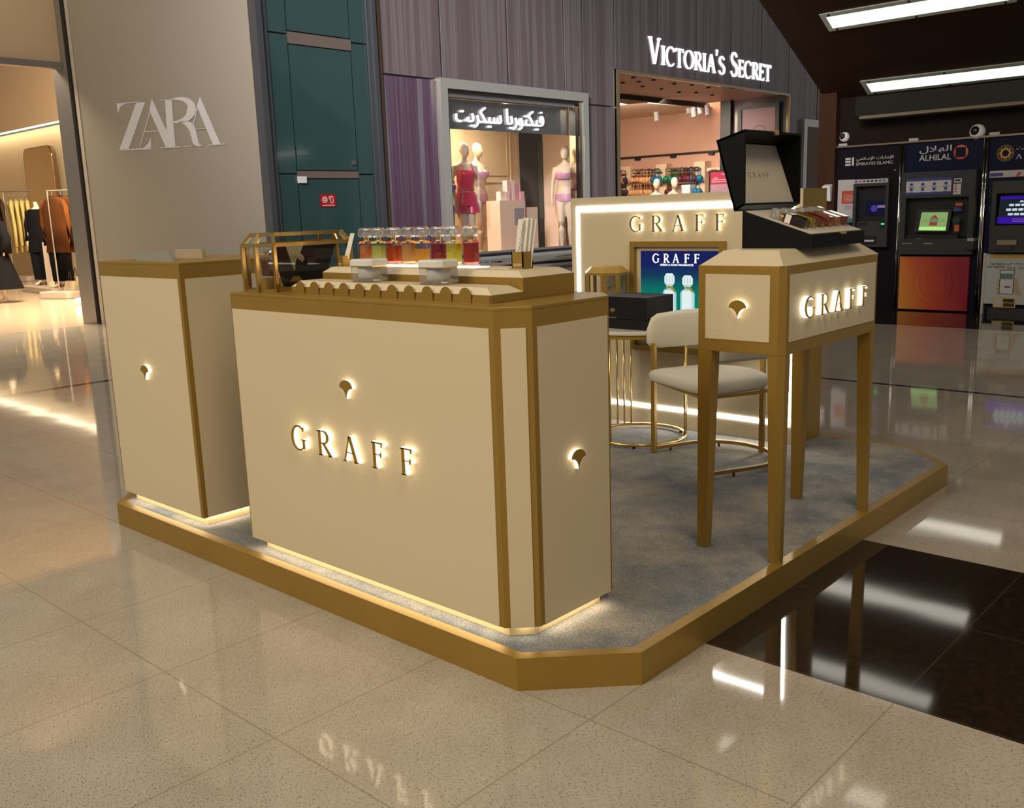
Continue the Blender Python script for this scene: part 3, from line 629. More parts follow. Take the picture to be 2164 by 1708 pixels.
# ------------------------------------------------------------------ back unit with screen
UX0, UX1, UY, UZ = -4.392, -2.628, 5.42, 1.684
t = thing('back_unit', 'cream back unit with white light-strip border, lit letters and a framed video screen', 'display wall', (-3.51, 5.57, ZP))
MB().box(UX0, UX1, UY, 5.735, ZP, UZ).build('body', GOLD, t)
f = front(0, UY, 0); MB().rect(f, UX0, UX1-.0, ZP, UZ, 0, .006).build('front_panel', CREAM, t)
sx0, sx1, sz0, sz1, st = -4.345, -2.676, .232, 1.622, .026
for a, b, c, d in ((sx0, sx1, sz1-.034, sz1), (sx0, sx1, sz0, sz0+st), (sx0, sx0+st, sz0+st, sz1-.034), (sx1-st, sx1, sz0+st, sz1-.034)):
    MB().rect(f, a, b, c, d, .004, .009).build('light_strip', LEDW, t)
for c_, a, w_ in (('G', -3.865, .098), ('R', -3.692, .088), ('A', -3.528, .094), ('F', -3.355, .068), ('F', -3.207, .068)):
    letter(f, c_, a, 1.444, .104, w_, t, [HALO, GOLD_S])
fx0, fx1, fz0, fz1 = -3.860, -3.134, .640, 1.379
MB().ring(f, fx0, fx1, fz0, fz1, .036, .006, .040).build('gold_frame', GOLD, t, bevel=.001)
MB().rect(f, fx0+.036, fx1-.036, fz0+.036, fz1-.036, .006, .010).build('cream_mount', CREAM, t)
scx0, scx1, scz0, scz1 = -3.786, -3.190, .72, 1.316
m = bpy.data.materials.new('screen_picture'); m.use_nodes = True; nt = m.node_tree; nt.nodes.clear()
tc = nt.nodes.new('ShaderNodeTexCoord'); sp = nt.nodes.new('ShaderNodeSeparateXYZ'); r = nt.nodes.new('ShaderNodeValToRGB'); em = nt.nodes.new('ShaderNodeEmission'); oo = nt.nodes.new('ShaderNodeOutputMaterial')
nt.links.new(tc.outputs['Generated'], sp.inputs[0]); nt.links.new(sp.outputs[2], r.inputs[0]); nt.links.new(r.outputs[0], em.inputs[0]); nt.links.new(em.outputs[0], oo.inputs[0]); em.inputs[1].default_value = 1.0
r.color_ramp.elements[0].position = .0; r.color_ramp.elements[0].color = (.0, .30, .12, 1); r.color_ramp.elements[1].position = 1; r.color_ramp.elements[1].color = (.012, .016, .10, 1)
for p_, c_ in ((.16, (.0, .22, .13)), (.55, (.003, .17, .125)), (.72, (.008, .045, .10)), (.85, (.010, .016, .11))): q_ = r.color_ramp.elements.new(p_); q_.color = (*c_, 1)
scr = MB().rect(f, scx0, scx1, scz0, scz1, .010, .014).build('screen', m, t)
SW = emis('screen_white', (1, 1, 1), 2.2)
a0 = fit(f, 1382, 535.8, 1481, 555.5); x = a0[0]; W_ = a0[1]-a0[0]
for c_, k, w_ in (('G', 0, .14*W_), ('R', .235, .12*W_), ('A', .435, .13*W_), ('F', .68, .11*W_), ('F', .885, .11*W_)):
    letter(f, c_, x + k*W_, a0[2]-.002, a0[3]-a0[2], w_, scr, [SW], (.014, .0145), .17, .06, 'lettering')
b0 = fit(f, 1397.5, 557.3, 1467.8, 562.5); text('LESEDI LA RONA FRAGRANCES', f, b0[0], b0[1], b0[2], b0[3], .014, .0145, SW, 'lettering', scr)
SB = emis('screen_bottle_glow', (.80, .90, .92), .95); SG = emis('screen_gold', (.30, .27, .05), 1.0); SE_ = emis('screen_bottle_edge', (.25, .55, .55), 1.0)
for px0, px1, pt, pb in ((1402.5, 1432, 577, 662), (1440, 1470.5, 581.5, 659)):
    a, b, c, d = fit(f, px0, pt, px1, pb); mb = MB(); W_ = b-a; H_ = d-c; X = lambda q: a+q*W_; Zq = lambda q: c+q*H_
    body_ = [(X(.08), Zq(0)), (X(.92), Zq(0)), (X(1), Zq(.06)), (X(1), Zq(.50)), (X(.86), Zq(.60)), (X(.14), Zq(.60)), (X(0), Zq(.50)), (X(0), Zq(.06))]
    mb.plate(f, body_, .014, .0145, 1); mb.plate(f, [(X(.5)+(p-X(.5))*.86, Zq(.3)+(q-Zq(.3))*.92) for p, q in body_], .0145, .0148, 0)
    mb.plate(f, [(X(.30), Zq(.60)), (X(.70), Zq(.60)), (X(.70), Zq(.70)), (X(.30), Zq(.70))], .014, .0145, 0)
    mb.plate(f, [(X(.24), Zq(.70)), (X(.76), Zq(.70)), (X(.86), Zq(.77)), (X(.86), Zq(.92)), (X(.72), Zq(1)), (X(.28), Zq(1)), (X(.14), Zq(.92)), (X(.14), Zq(.77))], .014, .0145, 0)
    mb.plate(f, [(X(.60), Zq(.62)), (X(.85), Zq(.52)), (X(.93), Zq(.56)), (X(.70), Zq(.68))], .0148, .0152, 2)
    mb.plate(f, [(X(.20), Zq(.715)), (X(.80), Zq(.715)), (X(.82), Zq(.735)), (X(.18), Zq(.735))], .0145, .0149, 1)
    for q in (.30, .50, .70): mb.plate(f, [(X(q-.02), Zq(.77)), (X(q+.02), Zq(.77)), (X(q+.015), Zq(.95)), (X(q-.015), Zq(.95))], .0145, .0149, 1)
    mb.plate(f, [(X(.33), Zq(.615)), (X(.67), Zq(.615)), (X(.67), Zq(.69)), (X(.33), Zq(.69))], .0145, .0149, 2)
    for q, k in ((.10, .03), (.88, .05), (.76, .02)): mb.plate(f, [(X(q-k/2), Zq(.05)), (X(q+k/2), Zq(.05)), (X(q+k/2), Zq(.52)), (X(q-k/2), Zq(.52))], .0148, .0152, 1)
    mb.build('pictured_bottle', [SB, SE_, SG], scr)
# ------------------------------------------------------------------ wall shelf and gold lantern case
tag(MB().box(-4.22, -3.80, 5.115, UY-.0065, .915, .940).build('wall_shelf', GOLD), 'narrow gold shelf under the gold lantern on the back unit', 'shelf')
t = thing('lantern_case', 'gold eight-sided lantern case with cream panes and roof beside the black gift box', 'display case', (-3.97, 5.26, .9402))
x0_, x1_, yy0, yy1, c_ = -4.115, -3.825, 5.13, 5.395, .075
p = oct_case(x0_, x1_, yy0, yy1, c_); r_ = oct_case(x0_+.04, x1_-.04, yy0+.04, yy1-.04, .05)
MB().poly(p, .9402, .96).build('base', GOLD, t)
MB().loft([R3(p, 1.165), R3(p, 1.180), R3(r_, 1.217)]).build('roof', GOLD, t)
mb = MB(); gp = MB()
for k in range(8):
    a, b = Vector((*p[k], 0)), Vector((*p[(k+1) % 8], 0)); u = (b-a).normalized(); ln = (b-a).length; fr = Fr(a, u, (u.y, -u.x, 0))
    if k in (3, 4, 5): continue
    mb.rect(fr, 0, .022, .96, 1.165, -.014, 0); mb.rect(fr, ln-.022, ln, .96, 1.165, -.014, 0)
    if k in (0, 1, 2, 7): gp.rect(fr, .022, ln-.022, .96, 1.165, -.008, -.006)
mb.build('gold_post', GOLD, t); gp.build('pane', PANE, t)
b = bottle('perfume_bottle', 'clear perfume bottle standing inside the gold lantern case', LIQ[3], .03, None); b.location = (-3.93, 5.235, .9605)
# ------------------------------------------------------------------ round side table and gift box
TCX, TCY = -3.555, 5.035
t = thing('side_table', 'round marble-topped side table on thin gold rods with a gold floor ring', 'table', (TCX, TCY, ZP))
MB().lathe([(.342, .836), (.348, .840), (.348, .856), (.342, .860)], (TCX, TCY, 0), 48).build('marble_top', MARBLE, t)
MB().lathe([(.328, .812), (.335, .812), (.335, .836), (.328, .836)], (TCX, TCY, 0), 48).build('gold_rim', GOLD, t)
MB().tube([(TCX+.31*math.cos(2*math.pi*k/48), TCY+.31*math.sin(2*math.pi*k/48), .1415) for k in range(48)], .011, 8, closed=True).build('floor_ring', GOLD_S, t, smooth=True)
for base in (143, 27, 262):
    for k in (-9, 0, 9):
        a = math.radians(base+k); MB().tube([(TCX+.31*math.cos(a), TCY+.31*math.sin(a), .145), (TCX+.31*math.cos(a), TCY+.31*math.sin(a), .815)], .0065, 8).build('rod', GOLD_S, t, smooth=True)
for a in (60, 180, 300):
    a = math.radians(a); MB().lathe([(.010, ZP-.001), (.010, .132)], (TCX+.31*math.cos(a), TCY+.31*math.sin(a), 0), 8).build('foot', BLACKM, t)
t = thing('gift_box', 'black lidded gift box with small gold fan emblem on the round marble table', 'box', (-3.52, 4.98, .8602))
gx0, gx1, gy0, gy1 = -3.72, -3.346, 4.832, 5.125
MB().box(gx0, gx1, gy0, gy1, .8602, .922).build('box_base', BLACKB, t, bevel=.002)
MB().box(gx0-.002, gx1+.002, gy0-.002, gy1+.002, .924, 1.062).build('lid', BLACKB, t, bevel=.002)
f = front(0, gy0-.002, 0); mb = MB(); mb.plate(f, [(-3.600+x, .973+z) for x, z in fan(.044)], .0, .001); mb.build('emblem', GOLD_S, t)
MB().rect(f, -3.632, -3.570, .928, .933, 0, .001).build('gold_bar', GOLD_S, t)
# ------------------------------------------------------------------ lounge chair
NV, UV = Vector((.902, -.431, 0)), Vector((.431, .902, 0))
def SC(a, b, z): return NV*(-4.650 + a) + UV*(2.897 + b) + Vector((0, 0, z))
t = thing('lounge_chair', 'ivory upholstered tub chair on a thin gold frame beside the round marble table', 'chair', SC(0, .25, ZP))
path = [(-.33, -.01), (-.335, .27)] + [(-.335*math.cos(math.radians(q)), .27 + .287*math.sin(math.radians(q))) for q in range(12, 180, 12)] + [(.335, .27), (.33, -.07)]
MB().tube([SC(a, b, .150) for a, b in path], .0105, 4, sq=True).build('floor_rail', GOLD, t)
for a, b, zt in ((-.33, 0, .80), (.33, -.06, .80), (0, .552, .80)):
    MB().tube([SC(a, b, ZP+.006), SC(a, b, zt)], .0135, 4, sq=True).build('leg', GOLD, t)
for a, b in ((-.335, .12), (-.27, .43), (.27, .43), (.335, .12)): MB().lathe([(.007, ZP-.001), (.007, .142)], SC(a, b, 0), 8).build('glide', BLACKM, t)
MB().tube([SC(a*.93, b*.96+.01, .572) for a, b in path], .008, 4, sq=True, closed=True).build('seat_frame', GOLD, t)
out = [(-.30, -.05), (-.315, .0)] + [(-.315, .20)] + [(-.315*math.cos(math.radians(q)), .26 + .24*math.sin(math.radians(q))) for q in range(15, 180, 15)] + [(.315, .20), (.315, .0), (.30, -.05), (.15, -.062), (-.15, -.062)]
cx_, cy_ = 0, .18
def ringz(k, z): return [SC(cx_+(a-cx_)*k, cy_+(b-cy_)*k, z) for a, b in out]
MB().loft([ringz(.93, .578), ringz(.985, .586), ringz(1.0, .604), ringz(1.0, .622), ringz(.97, .640), ringz(.90, .650), ringz(.5, .656)]).build('seat_cushion', BOUCLE, t, smooth=True)
bp = [(-.345, -.035)] + [(-.348, .27*q/6) for q in range(0, 7)] + [(-.348*math.cos(math.radians(q)), .27 + .305*math.sin(math.radians(q))) for q in range(10, 180, 10)] + [(.348, .27*(6-q)/6) for q in range(0, 7)] + [(.345, -.035)]
rings = []; N = len(bp)
for i, (a, b) in enumerate(bp):
    e0 = min(i, N-1-i); top = .985 - .018*max(0, (6-e0))/6; zb = .768
    if e0 == 0: top, zb, th = .885, .800, .010
    elif e0 == 1: top, zb, th = .950, .772, .024
    else: th = .030
    p0, p1 = Vector(bp[max(i-1, 0)]), Vector(bp[min(i+1, N-1)]); d = (p1-p0).normalized(); nn = Vector((d.y, -d.x))
    sec = [(-th*.6, zb), (th*.6, zb), (th, zb+.02), (th, top-.025), (th*.55, top), (-th*.55, top), (-th, top-.025), (-th, zb+.02)]
    rings.append([SC(a+nn.x*o_, b+nn.y*o_, z) for o_, z in sec])
MB().loft(rings).build('backrest', BOUCLE, t, smooth=True)
# ------------------------------------------------------------------ fashion shop column with silver letters
XF = -12.75
d25 = Vector((math.cos(math.radians(25)), math.sin(math.radians(25)), 0)); n25 = Vector((d25.y, -d25.x, 0)); ZW = Fr((-15.76, 7.05, 0), d25, n25)
mb = MB(); mb.rect(ZW, 0, 3.33, 0, 9, -.5, 0); struct(mb.build('wall_taupe', TAUPE))
mb = MB(); mb.rect(ZW, -.44, -.16, 0, 9, -.5, .0); struct(mb.build('trim_1', STEEL))
mb = MB(); mb.rect(ZW, -.16, -.06, 0, 9, -.5, -.06); struct(mb.build('trim_2', BLACKM))
mb = MB(); mb.rect(ZW, -.06, 0, 0, 9, -.5, .01); struct(mb.build('trim_3', mat('pale_edge_strip', (.46, .40, .34), .5)))
t = thing('shop_sign', 'large overlapping silver letters on the plain taupe wall', 'sign', ZW.p(1.4, 2.7, 0))
def zp(x, y): return uv(ZW, at_plane(x/2.44, y/2.44, ZW.o, ZW.n))
def zletter(strokes, k):
    mb = MB()
    for pl in strokes: mb.plate(ZW, [zp(x, y) for x, y in pl], .0, .010+k)
    mb.build('letter', SILVER, t)
zletter([[(604, 533), (752, 521), (752, 526), (604, 538)], [(604, 535), (614, 534), (650, 534), (622, 552), (611, 588)], [(706, 523), (752, 521), (664, 772), (617, 776)], [(617, 771), (781, 762), (781, 770), (617, 777)], [(781, 765), (779, 708), (768, 738), (742, 764)]], 0)
zletter([[(722, 760), (725, 760), (777, 580), (774, 576)], [(784, 512), (790, 520), (896, 752), (860, 764), (773, 570)], [(748, 678), (822, 674), (822, 678), (748, 682)]], .004)
zletter([[(826, 517), (905, 511), (905, 515), (826, 521)], [(855, 516), (888, 514), (907, 757), (868, 760)], [(830, 761), (932, 755), (932, 760), (830, 766)]] + [[zz for zz in q] for q in wline(bez([(890, 512), (960, 500), (1000, 530), (990, 570), (984, 610), (950, 628), (890, 632)]), tw(21, 5, 46, .5))] + [[zz for zz in q] for q in wline(bez([(925, 630), (1000, 625), (1000, 690), (1008, 718), (1012, 750), (1035, 756), (1049, 748)]), [8, 14, 22, 30, 34, 34, 32, 30, 30, 30, 30, 30, 28, 24, 20, 16, 12, 9, 6, 4, 3])], .008)
zletter([[(984, 700), (988, 700), (1024, 560), (1021, 553)], [(1034, 501), (1042, 516), (1140, 744), (1104, 750), (1019, 548)], [(1005, 667), (1070, 662), (1070, 665), (1005, 670)], [(1078, 748), (1167, 741), (1167, 745), (1078, 752)], [(950, 756), (1000, 752), (1000, 755), (950, 759)]], .012)
# ------------------------------------------------------------------ teal glass wall with door
FX = side(XF, 0, 0)
mb = MB(); mb.box(XF-.35, XF-.03, 8.42, 10.76, 0, 9); struct(mb.build('wall_teal', BLACKM))
GAP = .012; q_ = [8.62, 8.99, 10.19, 10.52]; zs = [0, 2.30, 4.36, 6.3, 9]
tw_ = bpy.data.objects['wall_teal']
for i in range(3):
    for k in range(4):
        lo, hi = zs[k]+GAP, zs[k+1]-GAP
        if i == 1: continue
        MB().rect(FX, q_[i]+GAP, q_[i+1]-GAP, lo, hi, -.03, 0).build('teal_panel', TEAL, tw_)
MB().rect(FX, q_[1]+GAP, q_[2]-GAP, 4.42, 6.3, -.03, 0).build('teal_panel', TEAL, tw_); MB().rect(FX, q_[1]+GAP, q_[2]-GAP, 6.33, 9, -.03, 0).build('teal_panel', TEAL, tw_)
MB().rect(FX, q_[1], q_[2], 4.23, 4.40, -.03, .012).build('steel_rail', mat('warm_steel', (.30, .24, .21), .4, .6), tw_); MB().rect(FX, q_[1], q_[2], 2.235, 2.345, -.03, .012).build('steel_rail', MATS['warm_steel'], tw_)
d_ = struct(MB().rect(FX, q_[1]+GAP, q_[2]-GAP, 2.36, 4.215, -.03, 0).build('door_1', TEAL))
MB().rect(FX, 10.06, 10.13, 2.45, 2.52, 0, .03).build('knob', STEEL, d_, bevel=.012)
d_ = struct(MB().rect(FX, q_[1]+GAP, q_[2]-GAP, 0.02, 2.22, -.03, 0).build('door_2', TEAL)); MB().rect(FX, 8.98, 9.12, 2.16, 2.26, .0, .05).build('door_closer', MATS['white_plastic'], d_)
mb = MB(); mb.box(XF-.1, XF+.10, 8.40, 8.50, 0, 9); mb.box(XF-.1, XF+.03, 8.50, 8.62, 0, 9); struct(mb.build('trim_4', DARKM))
mb = MB(); mb.box(XF-.1, XF+.05, 10.52, 10.60, 0, 9); mb.box(XF-.1, XF+.09, 10.60, 10.68, 0, 9); mb.box(XF-.1, XF+.03, 10.68, 10.74, 0, 9); struct(mb.build('trim_5', DARKM))
mb = MB(); mb.box(XF-.1, XF+.04, 10.74, 10.80, 0, 9); struct(mb.build('trim_6', mat('bronze_strip', (.20, .13, .09), .25, .8)))
t = thing('fire_hose_sign', 'small red sign with white hose reel and extinguisher symbols on the teal door', 'sign', FX.p(9.5, 1.85, .002))
a, b, c, d = fit(FX, 676, 411, 709.5, 437); MB().rect(FX, a, b, c, d, .002, .012).build('sign_plate', mat('sign_red', (.42, .008, .012), .4), t)
mb = MB(); cy_, cz_ = a+(b-a)*.27, c+(d-c)*.58
for rr in (.020, .045): 
    for pl in wline(arc(cy_, cz_, rr, rr, 0, 360, 20), .013): mb.plate(FX, pl, .012, .014)
ex = a+(b-a)*.74
for pl in wline([(ex-.025, c+(d-c)*.32), (ex-.025, c+(d-c)*.78), (ex+.025, c+(d-c)*.78), (ex+.025, c+(d-c)*.32), (ex-.025, c+(d-c)*.32)], .012) + wline([(ex+.02, c+(d-c)*.84), (ex-.05, c+(d-c)*.84), (ex-.05, c+(d-c)*.6)], .012): mb.plate(FX, pl, .012, .014)
mb.rect(FX, a+.03, b-.03, c+.02, c+.032, .012, .014); mb.build('white_symbols', mat('sign_white', (.7, .68, .68), .5), t)
# ------------------------------------------------------------------ mauve glass facade
def streak(name, stops, rough=.12, sc=3.0):
    m = bpy.data.materials.new(name); m.use_nodes = True; nt = m.node_tree; L = nt.links; b = nt.nodes['Principled BSDF']
    g = nt.nodes.new('ShaderNodeNewGeometry'); mp = nt.nodes.new('ShaderNodeMapping'); mp.inputs['Scale'].default_value = (1, 1, .012); L.new(g.outputs['Position'], mp.inputs[0])
    n = nt.nodes.new('ShaderNodeTexNoise'); n.inputs['Scale'].default_value = sc; n.inputs['Detail'].default_value = 5; n.inputs['Roughness'].default_value = .7; L.new(mp.outputs[0], n.inputs['Vector'])
    r = nt.nodes.new('ShaderNodeValToRGB'); el = r.color_ramp.elements
    while len(el) < len(stops): el.new(.5)
    for e_, (p_, c_) in zip(el, stops): e_.position = p_; e_.color = (*c_, 1)
    L.new(n.outputs['Fac'], r.inputs[0]); L.new(r.outputs[0], b.inputs['Base Color']); b.inputs['Roughness'].default_value = rough; b.inputs['Coat Weight'].default_value = .4; b.inputs['Coat Roughness'].default_value = .03
    return m
MAUVE = streak('mauve_streaked_glass', [(.28, (.115, .08, .088)), (.46, (.14, .108, .118)), (.53, (.195, .17, .185)), (.60, (.135, .10, .112)), (.72, (.19, .17, .18))])
VIOLET = streak('violet_streaked_glass', [(.28, (.085, .055, .095)), (.44, (.115, .085, .13)), (.50, (.105, .042, .09)), (.57, (.12, .09, .14)), (.66, (.26, .25, .28))])
WY0, WY1, WZ0, WZ1 = 12.02, 16.20, .70, 3.95; EY0, EY1, EZ = 17.30, 25.22, 4.53
mb = MB()
for y0, y1, z0, z1 in ((10.8, WY0, 0, 9), (WY0, WY1, 0, WZ0), (WY0, WY1, WZ1, 9), (WY1, EY0, 0, 9), (EY0, EY1, EZ, 9), (EY1, 29, 0, 9)): mb.box(XF-.30, XF-.02, y0, y1, z0, z1)
wf = struct(mb.build('wall_facade', BLACKM))
ys = [10.81, 12.19, 13.92, 15.60, 17.29, 18.93, 20.54, 22.12, 23.67, 25.23, 27.0, 29.0]
def pan(y0, y1, z0, z1, m): MB().rect(FX, y0+.026, y1-.026, z0+.016, z1-.016, -.02, 0).build('glass_panel', m, wf)
for y0, y1 in zip(ys, ys[1:]):
    zb = WZ1 if y1 < 16 and y0 > 11 else (EZ if 17 < y0 < 25 else 3.6)
    if y0 == 15.60: pan(15.60, 16.2, WZ1, 9, MAUVE); pan(16.2, 17.29, 3.75, 9, MAUVE); pan(16.2, 17.29, 0, 3.75, MAUVE); continue
    if y0 == 10.81: pan(y0, 12.02, 0, 3.93, VIOLET); pan(y0, y1, 3.93, 9, MAUVE); continue
    if y0 > 25: pan(y0, y1, 0, 9, MAUVE); continue
    pan(y0, y1, zb, 9, MAUVE)
pan(WY0, WY1, 0, WZ0, MAUVE)
# ------------------------------------------------------------------ shop window with nested chrome frame
t = struct(thing('window_1', None, None, (XF, 14.1, WZ0)))
MB().ring(FX, WY0, WY1, WZ0, WZ1, .17, -.02, .13, tb=.10).build('outer_frame', mat('pale_chrome', (.80, .81, .76), .16, .75), t)
MB().ring(FX, WY0+.17, WY1-.17, WZ0+.10, WZ1-.17, .07, -.10, .07, tb=.05).build('dark_frame', mat('smoked_chrome', (.10, .085, .075), .12, .9), t)
MB().ring(FX, WY0+.24, WY1-.24, WZ0+.15, WZ1-.24, .05, -.16, .0, tb=.04).build('inner_frame', CHROME, t)
MB().rect(FX, WY0+.24, WY1-.24, WZ0+.14, WZ1-.24, -.13, -.12).build('glass', PANE, t)
MB().rect(FX, WY0+.27, WY1-.27, 3.13, 3.66, -.24, -.20).build('sign_band', mat('grey_mirror_band', (.30, .30, .29), .15, .8), t)
mb = MB(); mb.tube([FX.p(WY0, WZ0-.02, .10), FX.p(WY1, WZ0-.02, .10)], .07, 12); mb.tube([FX.p(WY0, WZ0-.16, .06), FX.p(WY1, WZ0-.16, .06)], .05, 12); mb.build('sill_rail', CHROME, t, smooth=True)
t = thing('shop_sign', 'glowing white Arabic letters on the grey band inside the shop window', 'sign', FX.p(13.9, 3.2, -.2))
a, b, c, d = fit(FX, 978, 240, 1163, 276); text(arabic('فيكتوريا سيكريت'), FX, a-.02, b-.0, 3.17, 3.56, -.19, -.15, WHITE_L, 'lettering', t, .0)
t = thing('shop_sign', 'glowing white roman capitals on the mauve facade above the lingerie shop entrance', 'sign', FX.p(21.4, 4.77, .03))
FS = side(XF, 0, 0); word = [('V', 1, .78), ('I', .74, .34), ('C', .74, .72), ('T', .74, .68), ('O', .74, .82), ('R', .74, .68), ('I', .74, .34), ('A', .74, .78), ("'", .98, .2), ('S', .74, .60), (' ', 0, .42), ('S', 1, .62), ('E', .74, .56), ('C', .74, .72), ('R', .74, .68), ('E', .74, .56), ('T', .74, .68)]
y_, H_ = 18.55, .56; tot = sum(w_*(1 if h_ == 1 else .86)+.05 for c_, h_, w_ in word); sc = (24.22-18.55)/tot
for c_, h_, w_ in word:
    w2 = w_*(1 if h_ == 1 else .86)*sc
    if c_ != ' ': letter(FS, c_, y_, 4.765 + (.0 if c_ != "'" else .0), H_*h_, w2, t, [WHITE_L], (.0, .035), .15, .05)
    y_ += w2 + .05*sc
# ------------------------------------------------------------------ window display room
mb = MB(); mb.box(-14.72, -14.62, 12.0, 17.1, .55, 3.75); struct(mb.build('wall_window_back', SAND))
mb = MB(); mb.box(-14.62, XF-.3, 17.0, 17.1, .55, 3.75); struct(mb.build('wall_window_end', PEACHL))
mb = MB(); mb.box(-14.62, XF-.3, 11.95, 12.05, .55, 3.75); struct(mb.build('wall_window_near', SAND))
mb = MB(); mb.box(-14.72, XF-.02, 11.95, 17.1, .55, .745); struct(mb.build('floor_window', PEACHL))
mb = MB(); mb.box(-14.72, XF-.3, 11.95, 17.1, 3.70, 3.78); struct(mb.build('ceiling_window', SAND))
FB = side(-14.61, 0, 0)
a, b, c, d = fit(FB, 1096, 279, 1172, 535); struct(tag(MB().rect(FB, a, b, .75, 3.69, 0, .02).build('door_3', mat('black_gloss_panel', (.008, .008, .008), .12)), kind='structure'))
a1, b1, c1, d1 = fit(FB, 1134, 300, 1172, 440); struct(MB().rect(FB, a1, b1, 1.45, d1, .02, .03).build('trim_7', mat('dark_green_glass', (.05, .065, .045), .15)))
mb = MB(); a, b, c, d = fit(FB, 1030, 250, 1081, 386); mb.ring(FB, a-.8, b, c, 3.6, .035, 0, .02); mb.ring(FB, a-.7, b-.12, c+.15, 3.6, .02, 0, .015)
for z in (1.10, 1.30): mb.rect(FB, 14.4, 15.5, z, z+.04, 0, .02)
mb.rect(FB, 14.4, 16.0, 1.75, 1.79, 0, .02); struct(mb.build('trim_8', SAND))
# ------------------------------------------------------------------ mannequins
def mannequin(label, x, y, z0, h, face, lean=0., arm=0., group='window mannequins', head=True):
    """bald standing mannequin; face = heading in degrees (0 looks to +X)"""
    t = thing('mannequin', label, 'mannequin', (x, y, z0), group); mb = MB(); c, s_ = math.cos(math.radians(face)), math.sin(math.radians(face))
    def P(f_, r_, z): return Vector((x + (f_*c + r_*s_)*h, y + (f_*s_ - r_*c)*h, z0 + z*h))     # forward, to its right, up
    def ell(f0, r0, z, rf, rr, n=16): return [P(f0 + rf*math.cos(2*math.pi*k/n), r0 + rr*math.sin(2*math.pi*k/n), z) for k in range(n)]
    mb.loft([ell(0, 0, .455, .050, .075), ell(-.004, 0, .50, .062, .098), ell(-.002, 0, .545, .058, .094), ell(.004, 0, .615, .044, .066), ell(.008, 0, .665, .050, .074), ell(.012, 0, .715, .060, .082), ell(.006, 0, .765, .056, .088), ell(0, 0, .805, .044, .092), ell(-.004, 0, .828, .030, .060), ell(-.002, 0, .845, .024, .028), ell(.004, 0, .875, .022, .023), ell(.010, 0, .90, .024, .024)])
    for r_ in (-.040, .040) if head else (): mb.ball(P(.056, r_, .725), tuple(v*h for v in (.034, .034, .032)), 12)
    if head: mb.loft([ell(.022, 0, .868, .018, .016), ell(.022, 0, .880, .034, .030), ell(.016, 0, .905, .044, .038), ell(.010, 0, .935, .050, .042), ell(.006, 0, .965, .047, .039), ell(.002, 0, .988, .030, .026), ell(0, 0, .999, .008, .008)])
    if head: mb.ball(P(.062, 0, .918), tuple(v*h for v in (.010, .008, .014)), 8)
    for r_ in (-.041, .041) if head else (): mb.ball(P(.004, r_, .925), tuple(v*h for v in (.010, .006, .017)), 8)
    if head: mb.ball(P(.054, 0, .897), tuple(v*h for v in (.008, .014, .005)), 8); mb.ball(P(.046, 0, .880), tuple(v*h for v in (.012, .014, .010)), 8)
    for sg in (-1, 1):
        sh, el_, wr, hd = P(-.002, sg*.095, .800), P(-.014+arm*.02, sg*(.128+arm*.02), .640), P(.022, sg*(.132-arm*.02), .500), P(.034, sg*.126, .455)
        mb.tube([sh, sh.lerp(el_, .35), el_, el_.lerp(wr, .35), wr], [r*h for r in (.027, .026, .020, .021, .013)], 10); mb.tube([wr, wr.lerp(hd, .5), hd], [r*h for r in (.013, .017, .014)], 8)
        for k in range(4): q = hd + (P(0, .006*(k-1.5), 0)-P(0, 0, 0)); mb.tube([q, q+(P(.010, 0, -.028-.004*(k in (1, 2)))-P(0, 0, 0)), q+(P(.006, 0, -.052-.006*(k in (1, 2)))-P(0, 0, 0))], [r*h for r in (.0056, .005, .004)], 6)
        q = wr.lerp(hd, .4); mb.tube([q, q+(P(.018, 0, -.02)-P(0, 0, 0)), q+(P(.022, 0, -.04)-P(0, 0, 0))], [r*h for r in (.006, .0055, .0045)], 6)
        st_ = .030 if sg > 0 else -.020
        hp, kn, an = P(-.002, sg*.046, .50), P(.018+st_*.6, sg*.044, .275), P(-.006+st_, sg*.040, .045)
        mb.tube([hp, hp.lerp(kn, .35), kn, kn.lerp(an, .3), kn.lerp(an, .7), an], [r*h for r in (.056, .050, .034, .036, .025, .019)], 12)
        toe = P(.075+st_, sg*.046, .010); mb.tube([an + (P(-.022, 0, -.022)-P(0, 0, 0)), an + (P(.01, 0, -.018)-P(0, 0, 0)), toe], [r*h for r in (.019, .020, .012)], 10)
    mb.build('body', SKIN, t, remesh=.0085*h, soft=5)
    t['P'] = 0; del t['P']
    return t, P, ell
CERISE = mat('cerise_satin', (.50, .012, .06), .3, sheen=.2); LILAC = mat('lilac_satin', (.48, .25, .38), .4)
def wear(t, ell, name, rows, m): MB().loft([ell(*r) for r in rows], cap=False).build(name, m, t, smooth=True)
def camisole(t, ell, m, P, h):
    wear(t, ell, 'camisole', [(.006, 0, .585, .060, .086), (.010, 0, .625, .054, .076), (.014, 0, .67, .060, .084), (.030, 0, .71, .072, .088), (.034, 0, .735, .070, .088), (.020, 0, .760, .060, .086)], m)
    mb = MB()
    for r_ in (-.045, .045): mb.tube([P(.078, r_*.9, .752), P(.040, r_*1.1, .812), P(-.01, r_*1.1, .826), P(-.05, r_, .76)], .0045*h, 6)
    mb.build('strap', m, t)
def shorts(t, ell, m):
    wear(t, ell, 'shorts', [(.0, 0, .575, .062, .088), (.0, 0, .545, .068, .104), (.0, 0, .50, .074, .112), (.002, 0, .455, .076, .116)], m)
    for sg in (-1, 1): wear(t, ell, 'shorts_leg', [(.002, sg*.050, .475, .066, .062), (.006, sg*.056, .43, .070, .068), (.008, sg*.058, .395, .074, .072)], m)
